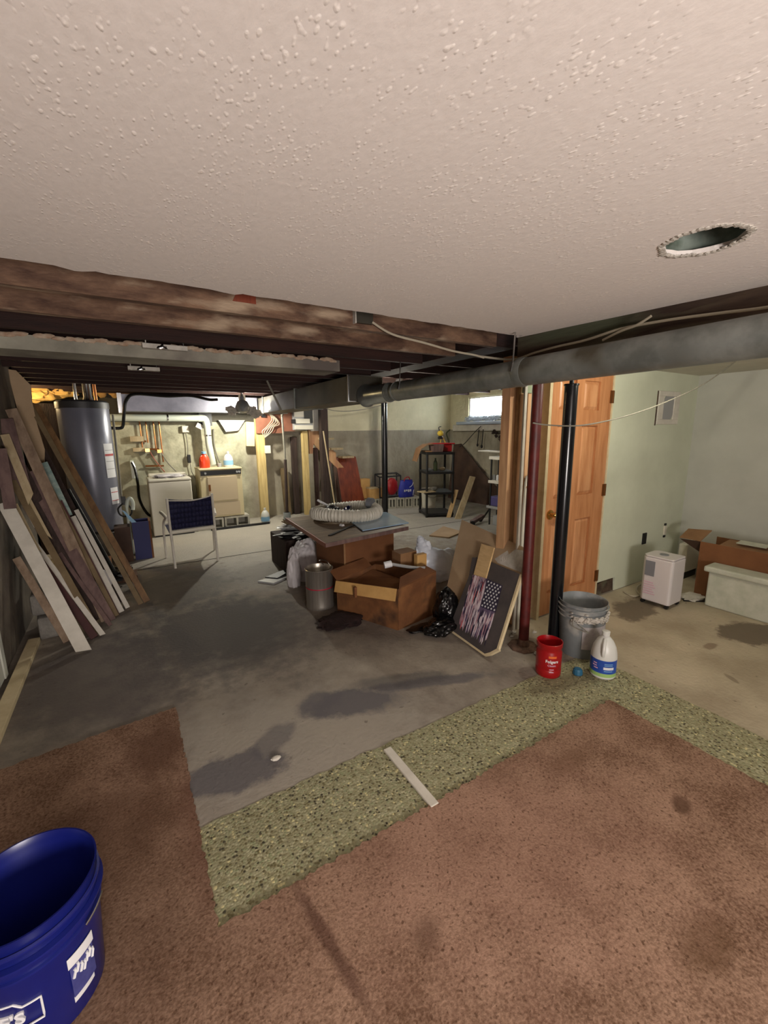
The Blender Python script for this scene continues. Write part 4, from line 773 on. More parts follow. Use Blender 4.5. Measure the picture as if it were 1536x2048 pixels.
b = MB(); b.tube(smooth_path([(4.60, 6.83, .52), (4.62, 6.82, .58), (4.70, 6.82, .60), (4.74, 6.83, .54)]), .010, 6); build('handle', b, M['redplastic'], t, smooth=True)
b = MB()
for k in range(4): b.box((4.57+.045*k, 6.778, .32+.01*math.sin(k*2)), (4.60+.045*k, 6.783, .36))
b.tube(smooth_path([(4.70, 6.785, .40), (4.76, 6.79, .43), (4.80, 6.80, .49)]), .005, 5); b.tube(smooth_path([(4.79, 6.795, .23), (4.80, 6.795, .30), (4.82, 6.81, .34)]), .007, 5); build('printed_logo', b, M['lab_white'], t)

# ------------------------------------------------------------------ sling chair
def bar(name, pts, r, m, t, smooth_=True, n=6):
    b = MB(); b.tube(smooth_path(pts, n) if len(pts) > 2 else pts, r, 10); return build(name, b, m, t, smooth=smooth_)
t = thing('folding_chair', 'white metal patio chair with navy sling seen from behind', 'chair', (.58, 5.35, 0))
wm = M['white_paint']
bar('leg', [(.35, 5.11, 0), (.345, 5.16, .40), (.335, 5.08, .80)], .014, wm, t); bar('leg', [(.81, 5.15, 0), (.815, 5.20, .40), (.80, 5.11, .81)], .014, wm, t)
bar('leg', [(.30, 5.62, 0), (.30, 5.55, .42), (.325, 5.17, .58)], .013, wm, t); bar('leg', [(.86, 5.66, 0), (.86, 5.6, .42), (.82, 5.2, .58)], .013, wm, t)
bar('armrest', [(.325, 5.14, .56), (.30, 5.35, .585), (.29, 5.6, .57)], .018, wm, t); bar('armrest', [(.825, 5.17, .56), (.85, 5.4, .585), (.87, 5.65, .57)], .018, wm, t)
bar('seat_rail', [(.35, 5.16, .405), (.81, 5.20, .405)], .024, M['white'], t); bar('seat_rail', [(.30, 5.6, .42), (.86, 5.65, .42)], .013, wm, t)
bar('top_rail', [(.34, 5.09, .775), (.46, 5.08, .765), (.57, 5.08, .757), (.70, 5.095, .77), (.80, 5.12, .79)], .007, wm, t)
b = MB(); n = 12
for i in range(n):
    for j in range(6):
        def pt(i, j):
            u = i/n; v = j/6; x0 = .352+.455*u; sag = .02*math.sin(PI*u)*(1-v); return (x0, 5.17+.04*u-.08*v+.015*math.sin(PI*u), .43+.36*v-sag*0-(.03*math.sin(PI*u) if v > .9 else 0))
        b.quad(pt(i, j), pt(i+1, j), pt(i+1, j+1), pt(i, j+1))
o = build('sling_back', b, M['navy'], t, smooth=True); md = o.modifiers.new('th', 'SOLIDIFY'); md.thickness = .004
b = MB(); b.prism([(.33, 5.19, .395), (.82, 5.23, .395), (.84, 5.62, .41), (.32, 5.58, .41)], (0, 0, .006)); build('sling_seat', b, M['navy'], t)
# blue box, wooden block next to heater
t = thing('blue_carton', 'tall dark blue carton with torn flap left of the washer', 'box', (.09, 5.8, 0))
b = MB(); b.box((-.02, 5.72, 0), (.155, 5.74, .46)); b.box((-.02, 5.74, 0), (-.005, 5.95, .46)); b.box((-.005, 5.935, 0), (.155, 5.95, .46)); b.box((-.005, 5.74, 0), (.155, 5.935, .01)); build('box_body', b, mat('dark_blue_card', s(32, 36, 92), None, rough=.6), t)
b = MB(); b.box((.155, 5.72, 0), (.175, 5.95, .46)); build('side_panel', b, M['card_d'], t)
b = MB(); b.prism([(-.02, 5.72, .46), (.03, 5.72, .46), (-.07, 5.72, .60), (-.10, 5.72, .62)], (0, .01, 0)); build('torn_flap', b, M['lightblue'], t)
simple('brown_box', (-.20, 5.68, 0), (-.04, 5.92, .42), M['darkply'], 'dark brown box between the heater stand and the blue carton', 'box')
# small junk under the boards
for k, (x, y, z, a, c2_, m_, lab, cat) in enumerate((
    (-.42, 5.35, 0, .34, .16, 'card_d', 'low brown carton on the floor behind the leaning boards', 'box'),
    (-.12, 5.0, 0, .20, .06, 'rust', 'flat rusty brown tray near the foot of the golden plank', 'tray'))):
    simple('floor_box' if k == 0 else 'floor_tray', (x-a/2, y-.12, 0), (x+a/2, y+.12, c2_), M[m_], lab, cat, bevel=.006)
b = MB()
for k in range(40): b.blob((-.28+rnd.uniform(-.2, .18), 5.0+rnd.uniform(-.25, .25), rnd.uniform(.03, .12)), (.05, .03, .02), k, .7, 2, 1)
tag(build('cable_heap', b, M['black']), 'heap of dark cables and rags behind the leaning boards', 'cable heap', kind='stuff')
b = MB(); b.tube([(-.55, 5.5, .92), (-.20, 4.95, .05)], .02, 8); tag(build('black_pole', b, M['black'], smooth=True), 'black pole leaning between the boards and the heater', 'pole')

# ------------------------------------------------------------------ leaning boards
def plank(base, top, wd, th, m, lab, end=0, grp='scrap boards leaning on the left wall', cut=0, cut0=0):
    base = Vector(base); top = Vector(top); d = (top-base); ln = d.length; d.normalize()
    view = (base+top)/2-Vector((0, 0, 1.5)); side = d.cross(view).normalized(); nrm = side.cross(d).normalized()
    b = MB(); h = wd/2; pts = [base-side*h, base+side*h+d*cut0, top+side*h+d*cut, top-side*h]; b.prism(pts, nrm*th)
    zmin = min(v.co.z for v in b.bm.verts)
    for v in b.bm.verts: v.co.z -= min(0, zmin)*(1 if v.co.z < .2 else 0)
    o = build('leaning_board', b, M[m], loc=base, bevel=.0015); return tag(o, lab, 'board', grp)
plank((.03, 4.15, 0), (-.64, 5.0, 1.76), .05, .03, 'goldwood', 'golden-brown plank leaning furthest right, closest to the water heater', cut=.03)
plank((-.02, 4.13, 0), (-.69, 4.97, 1.80), .04, .02, 'olivewood', 'golden-brown plank just left of the rightmost leaning plank')
b = MB(); b.prism([(-.775, 4.9, 1.93), (-.775, 4.9, 2.045), (-.725, 4.9, 2.04), (-.64, 4.9, 1.92), (-.65, 4.9, 1.79), (-.64, 4.9, 1.58), (-.615, 4.9, 1.36), (-.64, 4.9, 1.20), (-.66, 4.9, 1.175), (-.70, 4.9, 1.27), (-.745, 4.9, 1.50)], (0, .02, 0)); tag(build('leaning_board', b, M['masonite'], bevel=.0015), 'wide tan board with a jagged lower end high in the leaning pile', 'board', 'scrap boards leaning on the left wall')
plank((-.27, 3.9, 0), (-.745, 4.55, 1.70), .075, .022, 'stainwood', 'long stained brown plank in the middle of the leaning pile')
plank((-.20, 3.96, 0), (-.71, 4.62, 1.50), .035, .02, 'olivewood', 'narrow brown edge strip right of the long stained plank')
plank((-.165, 4.03, 0), (-.44, 4.45, .80), .04, .02, 'white_paint', 'white strip ending low just right of the stained plank')
plank((-.12, 4.10, 0), (-.42, 4.55, .84), .035, .02, 'white_paint', 'second white strip nearest to the golden planks')
plank((-.46, 4.4, .82), (-.60, 4.62, 1.26), .05, .02, 'teal_paint', 'chipped pale teal slat wedged high between the planks')
plank((-.385, 3.40, 0), (-.775, 3.98, 1.02), .085, .018, 'white_paint', 'wide white board at the front left of the leaning pile', cut0=.035)
plank((-.74, 3.93, .98), (-.765, 4.08, 1.40), .07, .018, 'mauve', 'short mauve board end above the wide white board')
plank((-.285, 3.63, 0), (-.755, 4.15, .86), .035, .015, 'white_paint', 'narrow white strip right of the wide white board', cut0=.01)
plank((-.335, 3.58, 0), (-.77, 4.10, .84), .05, .03, 'maroon', 'dark maroon strip between the two front white boards')
plank((-.315, 3.66, 0), (-.76, 4.25, 1.15), .045, .02, 'olivewood', 'olive-brown plank behind the narrow white strip')
plank((-.43, 4.12, .42), (-.62, 4.35, .93), .055, .02, 'white_paint', 'short white-painted end hanging in the middle of the pile')
plank((-.24, 3.86, 0), (-.68, 4.40, 1.20), .075, .02, 'mauve', 'mauve-brown plank left of the long stained plank')
plank((-.57, 4.02, .70), (-.735, 4.30, 1.12), .05, .018, 'palewood', 'pale wedge-shaped lath high on the left of the pile', cut0=.12)
plank((-.63, 3.95, .62), (-.755, 4.15, .98), .04, .016, 'palewood', 'second pale lath, lower than the wedge-shaped one', cut0=.12)
plank((-.70, 4.22, 1.02), (-.78, 4.45, 1.62), .11, .02, 'mauve', 'broad brownish board high at the picture edge', cut0=.1)
plank((-.66, 4.15, 1.05), (-.775, 4.35, 1.50), .055, .02, 'palewood', 'pale split board high on the left beside the picture edge', cut0=-.08)
plank((-.50, 3.62, 0), (-.77, 4.0, .60), .05, .03, 'stainwood', 'short brown offcut under the wide white board')
plank((-.21, 4.22, 0), (-.73, 5.08, 1.5), .12, .012, 'darkpost', 'dark panel at the back of the leaning pile')
plank((-.36, 3.92, 0), (-.74, 4.4, 1.25), .11, .012, 'darkpost', 'dark brown backing board behind the front strips')
# grey cinder blocks on the left
b = MB(); b.box((-.70, 3.80, 0), (-.50, 4.14, .17), rot=Euler((0, 0, .12))); tag(build('concrete_block', b, M['blockgrey'], bevel=.018), 'lower solid grey block behind the wide white board', 'concrete block')
b = MB(); b.box((-.72, 3.84, .174), (-.54, 4.16, .335), rot=Euler((0, 0, .05))); tag(build('concrete_block', b, M['blockgrey'], bevel=.022), 'upper grey block stacked by the left wall', 'concrete block')
plank((-.24, 3.78, 0), (-.60, 4.22, .70), .028, .015, 'mauve', 'thin mauve batten low between the stained plank and the white strip')
plank((-.19, 3.99, 0), (-.50, 4.38, .95), .022, .015, 'maroon', 'thin maroon batten just left of the two white strips')
plank((-.40, 4.10, .30), (-.60, 4.32, .72), .03, .015, 'teal_paint', 'chipped pale batten end hanging low in the pile')
plank((-.64, 4.10, .80), (-.75, 4.25, 1.10), .03, .015, 'white_paint', 'small whitish batten end high on the left of the pile')
plank((-.33, 3.74, 0), (-.70, 4.18, .95), .030, .02, 'mauve', 'mauve batten behind the narrow white strip')
b = MB(); b.blob((-.28, 4.32, .16), (.06, .05, .15), 6, .3, 2, 3, flat=0.0); tag(build('crumpled_bag', b, M['bag_white'], smooth=True), 'crumpled grey-white bag behind the leaning strips', 'bag')

# ------------------------------------------------------------------ shelving side
t = thing('shelf_rack', 'black plastic four-tier shelf rack near the far right wall', 'shelf rack', (4.68, 5.95, 0))
RC = [(4.38, 5.80), (4.80, 5.62), (4.98, 6.06), (4.56, 6.24)]
def rackpoly(z0, z1, g=.0):
    cx = sum(p[0] for p in RC)/4; cy = sum(p[1] for p in RC)/4
    b = MB(); b.prism([(cx+(p[0]-cx)*(1+g), cy+(p[1]-cy)*(1+g), z0) for p in RC], (0, 0, z1-z0)); return b
for (x, y) in RC:
    b = MB(); b.tube([(x, y, 0), (x, y, 1.10)], .021, 10); build('leg', b, M['black'], t, smooth=True)
for z in (.03, .40, .755, 1.085):
    build('shelf', rackpoly(z, z+.04, .10), M['black'], t, bevel=.006)
def R3(u, v, z): # point on the rack, u along the front edge, v back
    a = Vector((RC[0][0], RC[0][1], 0)); e = Vector((RC[1][0]-RC[0][0], RC[1][1]-RC[0][1], 0)); f = Vector((RC[3][0]-RC[0][0], RC[3][1]-RC[0][1], 0)); p = a+e*u+f*v; return (p.x, p.y, z)
ang = math.atan2(RC[1][1]-RC[0][1], RC[1][0]-RC[0][0])
def rbox(u, v, z, sx, sy, sz):
    Mx = Matrix.Translation(R3(u, v, z)) @ Matrix.Rotation(ang, 4, 'Z'); b = MB(Mx); b.box((-sx/2, -sy/2, 0), (sx/2, sy/2, sz)); return b
b = rbox(.12, .45, 1.128, .26, .34, .012); b2 = MB(Matrix.Translation(R3(.02, .4, 1.13)) @ Matrix.Rotation(ang, 4, 'Z'))
b2.prism([(-.19, -.17, -.16), (-.12, -.17, .06), (.0, -.17, .13), (.10, -.17, .14), (.10, -.17, .128), (.0, -.17, .118), (-.108, -.17, .05), (-.178, -.17, -.16)], (0, .34, 0))
b2.box((-.03, -.15, 0), (.09, .15, .02)); tag(build('cardboard_flap', b2, M['card']), 'bent tan cardboard sheet draped on the left of the rack top', 'cardboard'); b.bm.free()
b = MB(Matrix.Translation(R3(.42, .25, 1.128)) @ Matrix.Rotation(ang, 4, 'Z')); b.prism([(-.10, -.06, 0), (.10, -.06, 0), (.12, -.06, .13), (-.12, -.06, .13)], (0, .14, 0)); tag(build('planter_box', b, M['mauve'], bevel=.004), 'mauve-white tapered tub on the front of the rack top', 'tub')
t2 = thing('red_toolbox', 'red plastic tray with rim on the right of the rack top', 'tray', R3(.82, .6, 1.128))
build('tray_body', rbox(.80, .62, 1.128, .26, .22, .12), M['redplastic'], t2, bevel=.01); build('rim', rbox(.72, .6, 1.25, .42, .26, .025), M['redplastic'], t2, bevel=.008)
t3 = thing('work_light', 'yellow caged work light standing on the red tray', 'work light', R3(.78, .6, 1.276))
b = MB(); c = R3(.68, .6, 1.44); b.blob(c, (.055, .055, .05), 0, .05, 1, 3); build('lamp_head', b, M['yellow'], t3, smooth=True)
b = MB(); b.lathe((c[0], c[1], c[2]-.10), [(.045, 0), (.05, .03), (.03, .055)], 14); build('lamp_guard', b, M['black'], t3, smooth=True)
for du in (-.10, .10):
    p = R3(.78+du, .6, 1.276); b = MB(); b.tube([p, (c[0]+.03, c[1], c[2]-.03)], .008, 7); build('stand_leg', b, M['yellow'], t3, smooth=True)
b = MB(); b.tube(smooth_path([(c[0]-.02, c[1], c[2]+.04), (c[0]-.04, c[1], c[2]+.10), (c[0]+.01, c[1], c[2]+.115)]), .008, 7); build('hook', b, M['black'], t3, smooth=True)
b = MB(); q = R3(1.02, .6, 1.278); b.tube(smooth_path([q, (q[0]-.03, q[1], 1.36), (q[0]-.06, q[1], 1.44), (q[0]+.02, q[1], 1.50)]), .012, 8); tag(build('clamp_arm', b, M['olive'], smooth=True), 'dark curved clamp arm beside the yellow work light', 'clamp')
t3 = thing('green_bottle', 'dark green bottle on the second shelf of the black rack', 'bottle', R3(.42, .35, .797))
b = MB(); b.lathe(R3(.42, .35, .797), [(.034, 0), (.036, .12), (.03, .15), (.014, .19), (.014, .22)], 16, capt=True); build('bottle_body', b, M['olive'], t3, smooth=True)
for k, (u, v, z, m_, sz, lab) in enumerate(((.15, .3, .797, 'plastic_grey', (.10, .08, .05), 'grey scrap box on the left of the second rack shelf'), (.72, .4, .797, 'olivewood', (.12, .08, .06), 'brown carton scrap on the second rack shelf right of the green bottle'), (.35, .35, .442, 'blockgrey', (.16, .10, .07), 'grey tool lump on the third rack shelf'), (.02, .1, .442, 'palewood', (.26, .2, .02), 'pale board sticking out of the third rack shelf'))):
    b = MB(); b.blob(R3(u, v, z+sz[2]/2), (sz[0]/2, sz[1]/2, sz[2]/2), k+2, .25 if k != 3 else .05, 2, 3, flat=z) if k != 3 else b.box(*[Vector(R3(u, v, z))+Vector(q) for q in ((-.13, -.10, 0), (.13, .10, .015))])
    tag(build('shelf_item', b, M[m_], smooth=k != 3), lab, 'clutter')
t3 = thing('white_pail', 'white pail on the floor behind the black rack', 'pail', (5.05, 6.62, 0))
b = MB(); b.lathe((5.05, 6.62, 0), [(.13, 0), (.15, .34), (.157, .34), (.157, .37), (.145, .37), (.13, .03)], 28); build('pail_body', b, M['white'], t3, smooth=True)
b = MB(); b.tube(smooth_path([(4.90, 6.60, .32), (4.93, 6.52, .24), (5.05, 6.47, .20), (5.17, 6.52, .24), (5.20, 6.60, .32)]), .004, 6); build('handle', b, M['greycable'], t3, smooth=True)
# leaning boards and shelf at right wall
def slab(name, pts, d, m, lab, cat, bevel=.002, grp=None):
    b = MB(); b.prism(pts, d); return tag(build(name, b, M[m], bevel=bevel), lab, cat, grp)
slab('leaning_plank', [(4.70, 5.42, 0), (4.80, 5.38, 0), (5.33, 5.62, .66), (5.24, 5.66, .68)], (.02, .04, 0), 'palewood', 'short pale plank leaning right of the black rack', 'board')
slab('leaning_plank', [(4.66, 5.60, 0), (4.72, 5.56, 0), (4.92, 5.60, .46), (4.87, 5.64, .47)], (.02, .03, 0), 'pineboard', 'small light board end leaning at the foot of the rack', 'board')
slab('wall_shade_sheet', [(6.14, 5.25, 0), (6.10, 7.3, 0), (6.24, 7.3, 1.18), (6.24, 7.08, 1.20), (6.18, 6.2, .55)], (.025, 0, 0), 'darkply', 'dark triangular sheet standing in for shade on the right wall', 'board')  # dark slanted sheet takes the place of shade on the wall
b = MB(); b.tube([(4.85, 4.95, .04), (5.6, 5.2, .47)], .014, 8); tag(build('iron_bar', b, M['black'], smooth=True), 'thin dark bar slanting up beside the right wall shelf', 'bar')
t = thing('floor_jack', 'low dark trolley on the floor right of the rack', 'trolley', (4.75, 5.0, 0))
b = MB(); b.box((4.6, 4.92, .05), (4.95, 5.0, .10), rot=Euler((0, -.15, .3))); build('frame', b, M['mauve'], t, bevel=.005)
for (x, y) in ((4.58, 4.86), (4.9, 5.02)):
    b = MB(); b.tube([(x, y, .04), (x+.02, y+.03, .04)], .04, 14); build('wheel', b, M['black'], t, smooth=True)
b = MB(); b.box((5.3, 4.55, 1.12), (5.5, 5.55, 1.14)); tag(build('wall_shelf', b, M['white_paint'], bevel=.002), 'long thin white shelf on the right side wall', 'shelf')
t = thing('bracket_shelf', 'narrow white open shelf unit partly hidden by the pine stud', 'shelf', (4.95, 4.62, 0))
for z in (1.04, .67):
    b = MB(); b.box((4.86, 4.40, z), (5.06, 4.84, z+.045)); build('shelf', b, M['white_paint'], t, bevel=.003)
for (x, y) in ((4.88, 4.80), (5.04, 4.80), (5.04, 4.42), (4.88, 4.42)):
    b = MB(); b.box((x-.01, y-.01, .0), (x+.01, y+.01, 1.04)); build('leg', b, M['black'], t)
b = MB(); b.box((4.85, 4.40, .27), (5.07, 4.85, .31)); build('lower_shelf', b, M['plastic_grey'], t, bevel=.003)
for k, (y, m_) in enumerate(((4.78, 'plastic_grey'), (4.70, 'lab_white'), (4.62, 'plastic_grey'))):
    b = MB(); b.lathe((4.93, y, .717), [(.026, 0), (.028, .07), (.015, .085)], 12, capt=True); tag(build('spray_can', b, M[m_], smooth=True), 'small pale can on the middle shelf of the white unit', 'can', 'cans on the white shelf unit')
b = MB(); b.box((4.88, 4.45, .312), (5.05, 4.82, .46)); tag(build('storage_bin', b, M['purple'], bevel=.01), 'purple-blue bin on the low shelf of the white unit', 'bin')
b = MB(); b.box((4.9, 4.5, 0), (5.02, 4.75, .16)); tag(build('storage_bin', b, M['plastic_grey'], bevel=.01), 'grey bin on the floor under the white shelf unit', 'bin')

# tan panel flat on the floor
slab('floor_panel', [(3.60, 4.70, 0), (3.76, 4.46, 0), (4.15, 4.60, 0), (4.14, 5.05, 0)], (0, 0, .02), 'masonite', 'tan panel lying flat on the floor before the rack', 'board', .001)

# ------------------------------------------------------------------ middle heap
t = thing('upright_carton', 'tall closed brown cardboard carton carrying the tilted table top', 'box', (1.9, 3.55, 0))
CA = [(1.56, 3.27), (2.13, 3.34), (2.08, 3.84), (1.50, 3.76)]
b = MB(); b.prism([(x, y, 0) for x, y in CA], (0, 0, .555)); build('box_body', b, M['card_d'], t, bevel=.004)
b = MB(); b.prism([(1.557, 3.266, .01), (1.575, 3.268, .01), (1.575, 3.268, .55), (1.557, 3.266, .55)], (0, -.003, 0)); build('corner_seam', b, M['card'], t)
t = thing('table_top', 'worn dark wooden table top tilted on the brown carton', 'table top', (1.9, 3.9, .56))
b = MB(); P_ = [(1.33, 3.12, .597), (2.24, 3.22, .597), (2.42, 4.45, .60), (1.42, 4.38, .565)]; P_ = [(1.33, 3.12, .575), (2.24, 3.26, .575), (2.36, 4.3, .575), (1.40, 4.32, .575)]
b.prism(P_, (0, 0, .018)); build('top', b, M['walnut'], t, bevel=.003)
b = MB(); b.prism([(1.325, 3.115, .56), (2.245, 3.255, .56), (2.245, 3.275, .56), (1.335, 3.135, .56)], (0, 0, .035)); build('front_edging', b, M['mauve'], t, bevel=.002)
b = MB(); b.prism([(1.325, 3.115, .556), (1.335, 3.135, .556), (1.41, 4.33, .556), (1.39, 4.33, .556)], (0, 0, .04)); build('side_edging', b, M['redwood'], t, bevel=.002)
b = MB(); b.prism([(1.45, 3.35, .594), (1.47, 3.33, .594), (1.86, 3.60, .594), (1.85, 3.62, .594)], (0, 0, .008)); build('inlay_strip', b, M['black'], t)
b = MB(); b.prism([(1.78, 3.32, .597), (2.32, 3.36, .597), (2.42, 3.95, .597), (2.02, 4.15, .597), (1.88, 3.80, .597)], (0, 0, .01)); tag(build('blue_sheet', b, M['glassblue'], bevel=.002), 'pale blue glossy sheet lying on the right of the table top', 'sheet')
# corrugated hose loop
lp = []
for k in range(220):
    a = 2*PI*k/220; rx = .31 if math.cos(a) > 0 else .33; ry = .25; x = rx*math.cos(a)*(1+.0*math.sin(a)); y = ry*math.sin(a); aa = -.35
    lp.append((1.93+x*math.cos(aa)-y*math.sin(aa), 3.93+x*math.sin(aa)+y*math.cos(aa), .668+.012*math.sin(2*a)))
rr = [.062+.006*math.sin(k*2*PI/3.4) for k in range(220)]
b = MB(); b.tube(lp, rr, 14, closed=True); tag(build('flexible_hose', b, M['hose'], smooth=True), 'white ribbed flexible hose coiled on the table top', 'hose')
t = thing('hose_fittings', 'dark and blue strap bundle inside the coiled white hose', 'strap bundle', (1.95, 4.05, .61))
b = MB(); b.blob((1.80, 4.05, .66), (.09, .08, .06), 3, .25, 2, 4, flat=.607); build('dark_roll', b, M['black'], t, smooth=True)
b = MB(); b.tube(smooth_path([(1.86, 4.0, .64), (1.95, 3.96, .65), (1.98, 4.08, .66), (2.08, 4.12, .69), (2.12, 4.2, .70)]), .022, 8); build('blue_strap', b, M['blue_bucket'], t, smooth=True)
b = MB(); b.tube([(2.18, 3.93, .735), (2.21, 3.88, .735)], .058, 20); build('grey_disc', b, M['ac_grey'], t, smooth=True)
b = MB(); b.tube([(1.82, 4.12, .70), (1.72, 4.22, .77)], .012, 8); build('white_rod', b, M['lab_white'], t, smooth=True)
b = MB(); b.tube([(1.72, 3.66, .598), (1.73, 3.62, .598)], .016, 8); build('knob', b, M['lab_white'], t)
# open carton
t = thing('open_carton', 'open water-stained cardboard box with light folded flap', 'box', (1.75, 2.8, 0))
A0 = Vector((1.64, 2.52, 0)); A1 = Vector((1.40, 3.08, 0)); B0 = Vector((2.06, 2.60, 0)); B1 = A1+(B0-A0)
def wall_(p, q, z0, z1, th=.006):
    d = (q-p).normalized(); n = Vector((-d.y, d.x, 0))*th; b = MB(); b.prism([(p.x, p.y, z0), (q.x, q.y, z0), (q.x, q.y, z1[1]), (p.x, p.y, z1[0])], n); return b
build('front_left_side', wall_(A0, A1, 0, (.33, .27)), M['card_w'], t); build('front_right_side', wall_(B0, A0, 0, (.37, .33)), M['card_w'], t)
build('back_right_side', wall_(B1, B0, 0, (.32, .37)), M['card_w'], t); build('back_left_side', wall_(A1, B1, 0, (.27, .32)), M['card_w'], t)
b = MB(); b.prism([(A0.x, A0.y, 0), (A1.x, A1.y, 0), (B1.x, B1.y, 0), (B0.x, B0.y, 0)], (0, 0, .006)); build('bottom', b, M['card_w'], t)
b = MB(); o = Vector((-.035, -.02, 0)); b.prism([A0+o+Vector((0, 0, .25)), A1+o+Vector((0, 0, .19)), A1+Vector((-.006, 0, .275)), A0+Vector((-.008, 0, .335))], (-.006, -.003, 0)); build('folded_flap', b, M['card_l'], t)
b = MB(); m_ = A0.lerp(A1, .62)+o*1.25; b.box((m_.x-.012, m_.y-.012, .20), (m_.x+.008, m_.y+.012, .285)); build('tape_patch', b, M['card_d'], t)
b = MB(); b.prism([B0+Vector((0, 0, .37)), A0+Vector((.01, 0, .33)), A0+Vector((.10, .12, .365)), B0+Vector((-.04, .10, .40))], (0, 0, .005)); build('inner_flap', b, M['card_d'], t)
b = MB(); b.prism([A1+Vector((0, 0, .27)), A1.lerp(B1, .9)+Vector((0, 0, .31)), A1.lerp(B1, .9)+Vector((-.02, .10, .36)), A1+Vector((-.02, .10, .33))], (0, .004, .004)); build('back_flap', b, M['card_d'], t)
# contents
slab('small_carton', [(1.93, 2.92, .03), (2.10, 2.92, .03), (2.10, 2.92, .46), (1.93, 2.92, .455)], (0, .14, 0), 'card', 'small printed carton standing in the open box', 'box', .003)
slab('small_carton', [(2.02, 2.80, .03), (2.12, 2.80, .03), (2.12, 2.80, .46), (2.02, 2.80, .46)], (0, .05, 0), 'card_l', 'narrow light carton at the right end of the open box', 'box', .003)
t = thing('caulk_gun', 'white and grey caulking tool lying on the open box', 'tool', (1.85, 2.8, .38))
b = MB(); b.tube([(1.74, 2.88, .40), (1.80, 2.86, .41)], .028, 14); build('tube_body', b, M['lab_white'], t, smooth=True)
b = MB(); b.tube(smooth_path([(1.80, 2.86, .405), (1.88, 2.80, .39), (1.95, 2.72, .385), (2.0, 2.66, .39)]), .013, 8); build('plunger', b, M['plastic_grey'], t, smooth=True)
# plastic sack (milky) with pointed top
t = MB(); t.blob((2.56, 3.27, .14), (.23, .17, .19), 5, .12, 1.3, 5, flat=.002)
t.blob((2.46, 3.29, .22), (.11, .08, .19), 21, .22, 1.3, 4, flat=.002); t.tube(smooth_path([(2.45, 3.29, .30), (2.43, 3.29, .38), (2.405, 3.29, .45), (2.40, 3.29, .475)]), [.085]*3+[.07]*3+[.055]*3+[.04]*3+[.028]*3+[.018]*2+[.010]*2, 9)
t.blob((2.74, 3.28, .22), (.10, .07, .07), 9, .15, 1.4, 4)
o = tag(build('plastic_sack', t, M['bag_clear'], smooth=True), 'milky white plastic sack with a pointed top behind the open box', 'bag')
# metal pail
TC = (1.32, 3.27, 0)
t = thing('metal_bin', 'round brushed tin bin with a red band and wire handle', 'bin', TC)
b = MB(); b.lathe(TC, [(.118, 0), (.122, .01), (.118, .03), (.118, .34), (.122, .345), (.118, .35), (.114, .34), (.114, .01)], 40); build('bin_body', b, M['tin'], t, smooth=True)
b = MB(); b.lathe(TC, [(.1185, .182), (.1195, .184), (.1195, .190), (.1185, .192)], 40, capb=False); build('red_band', b, M['redband'], t, smooth=True)
b = MB(); b.tube(smooth_path([(1.40, 3.35, .34), (1.36, 3.36, .38), (1.40, 3.30, .39), (1.43, 3.27, .34)]), .004, 6); build('handle', b, M['chrome'], t, smooth=True)
# white trash bag hanging over something
b = MB(); b.blob((1.50, 4.02, .16), (.16, .20, .24), 12, .16, 1.5, 5, flat=.002); b.blob((1.29, 3.85, .15), (.065, .07, .23), 15, .2, 1.5, 4, flat=.002)
tag(build('white_trash_bag', b, M['bag_white'], smooth=True), 'limp white trash bag left of the brown carton behind the tin bin', 'bag')
for k, (x, y, z, a, lab, m_) in enumerate(((1.60, 4.35, .40, .25, 'dark folded sheet on the heap left of the table top', 'black'), (1.66, 4.55, .44, -.2, 'grey metal sheet scrap on top of the heap', 'plastic_grey'))):
    b = MB(); b.blob((x-.02, y, z), (.24, .16, .03), k+20, .5, 2.2, 4); tag(build('sheet_scrap', b, M[m_]), lab, 'scrap')
b = MB(); b.box((1.35, 4.25, 0), (1.85, 4.8, .36)); tag(build('low_carton', b, M['darkpost'], bevel=.01), 'low dark carton under the folded sheets left of the table top', 'box')
b = MB()
for k in range(9): b.tube([(1.53+.03*rnd.random(), 4.55, .44), (1.42+.10*rnd.random(), 4.50+.1*rnd.random(), .50+.05*rnd.random())], .009, 5)
tag(build('twig_bundle', b, M['olivewood']), 'small bundle of grey-green sticks poking from the heap', 'sticks', kind='stuff')
slab('floor_vent', [(1.01, 4.15, 0), (1.13, 4.0, 0), (1.40, 4.15, 0), (1.36, 4.28, 0)], (0, 0, .018), 'plastic_grey', 'flat grey metal flashing lying left of the tin bin', 'scrap', .002)
slab('floor_vent', [(1.10, 4.20, .02), (1.20, 4.10, .02), (1.40, 4.20, .05), (1.36, 4.26, .05)], (0, 0, .008), 'black', 'black strip lying on the grey flashing', 'scrap', .001)
# dark cloth on the floor
b = MB(); b.blob((1.33, 2.88, .015), (.19, .13, .03), 8, .35, 1.8, 4, flat=.002); tag(build('dark_cloth', b, M['darkcloth'], smooth=True), 'dark maroon cloth crumpled on the floor before the open box', 'cloth')
# black bag
b = MB(); b.blob((2.01, 2.40, .13), (.10, .09, .15), 3, .18, 1.4, 5, flat=.002); b.blob((1.88, 2.31, .05), (.14, .09, .06), 7, .2, 1.5, 5, flat=.002); b.blob((1.80, 2.42, .02), (.13, .05, .02), 9, .3, 2, 3, flat=.002)
tag(build('black_trash_bag', b, M['bag_black'], smooth=True), 'shiny black trash bag slumped against the open box', 'bag')

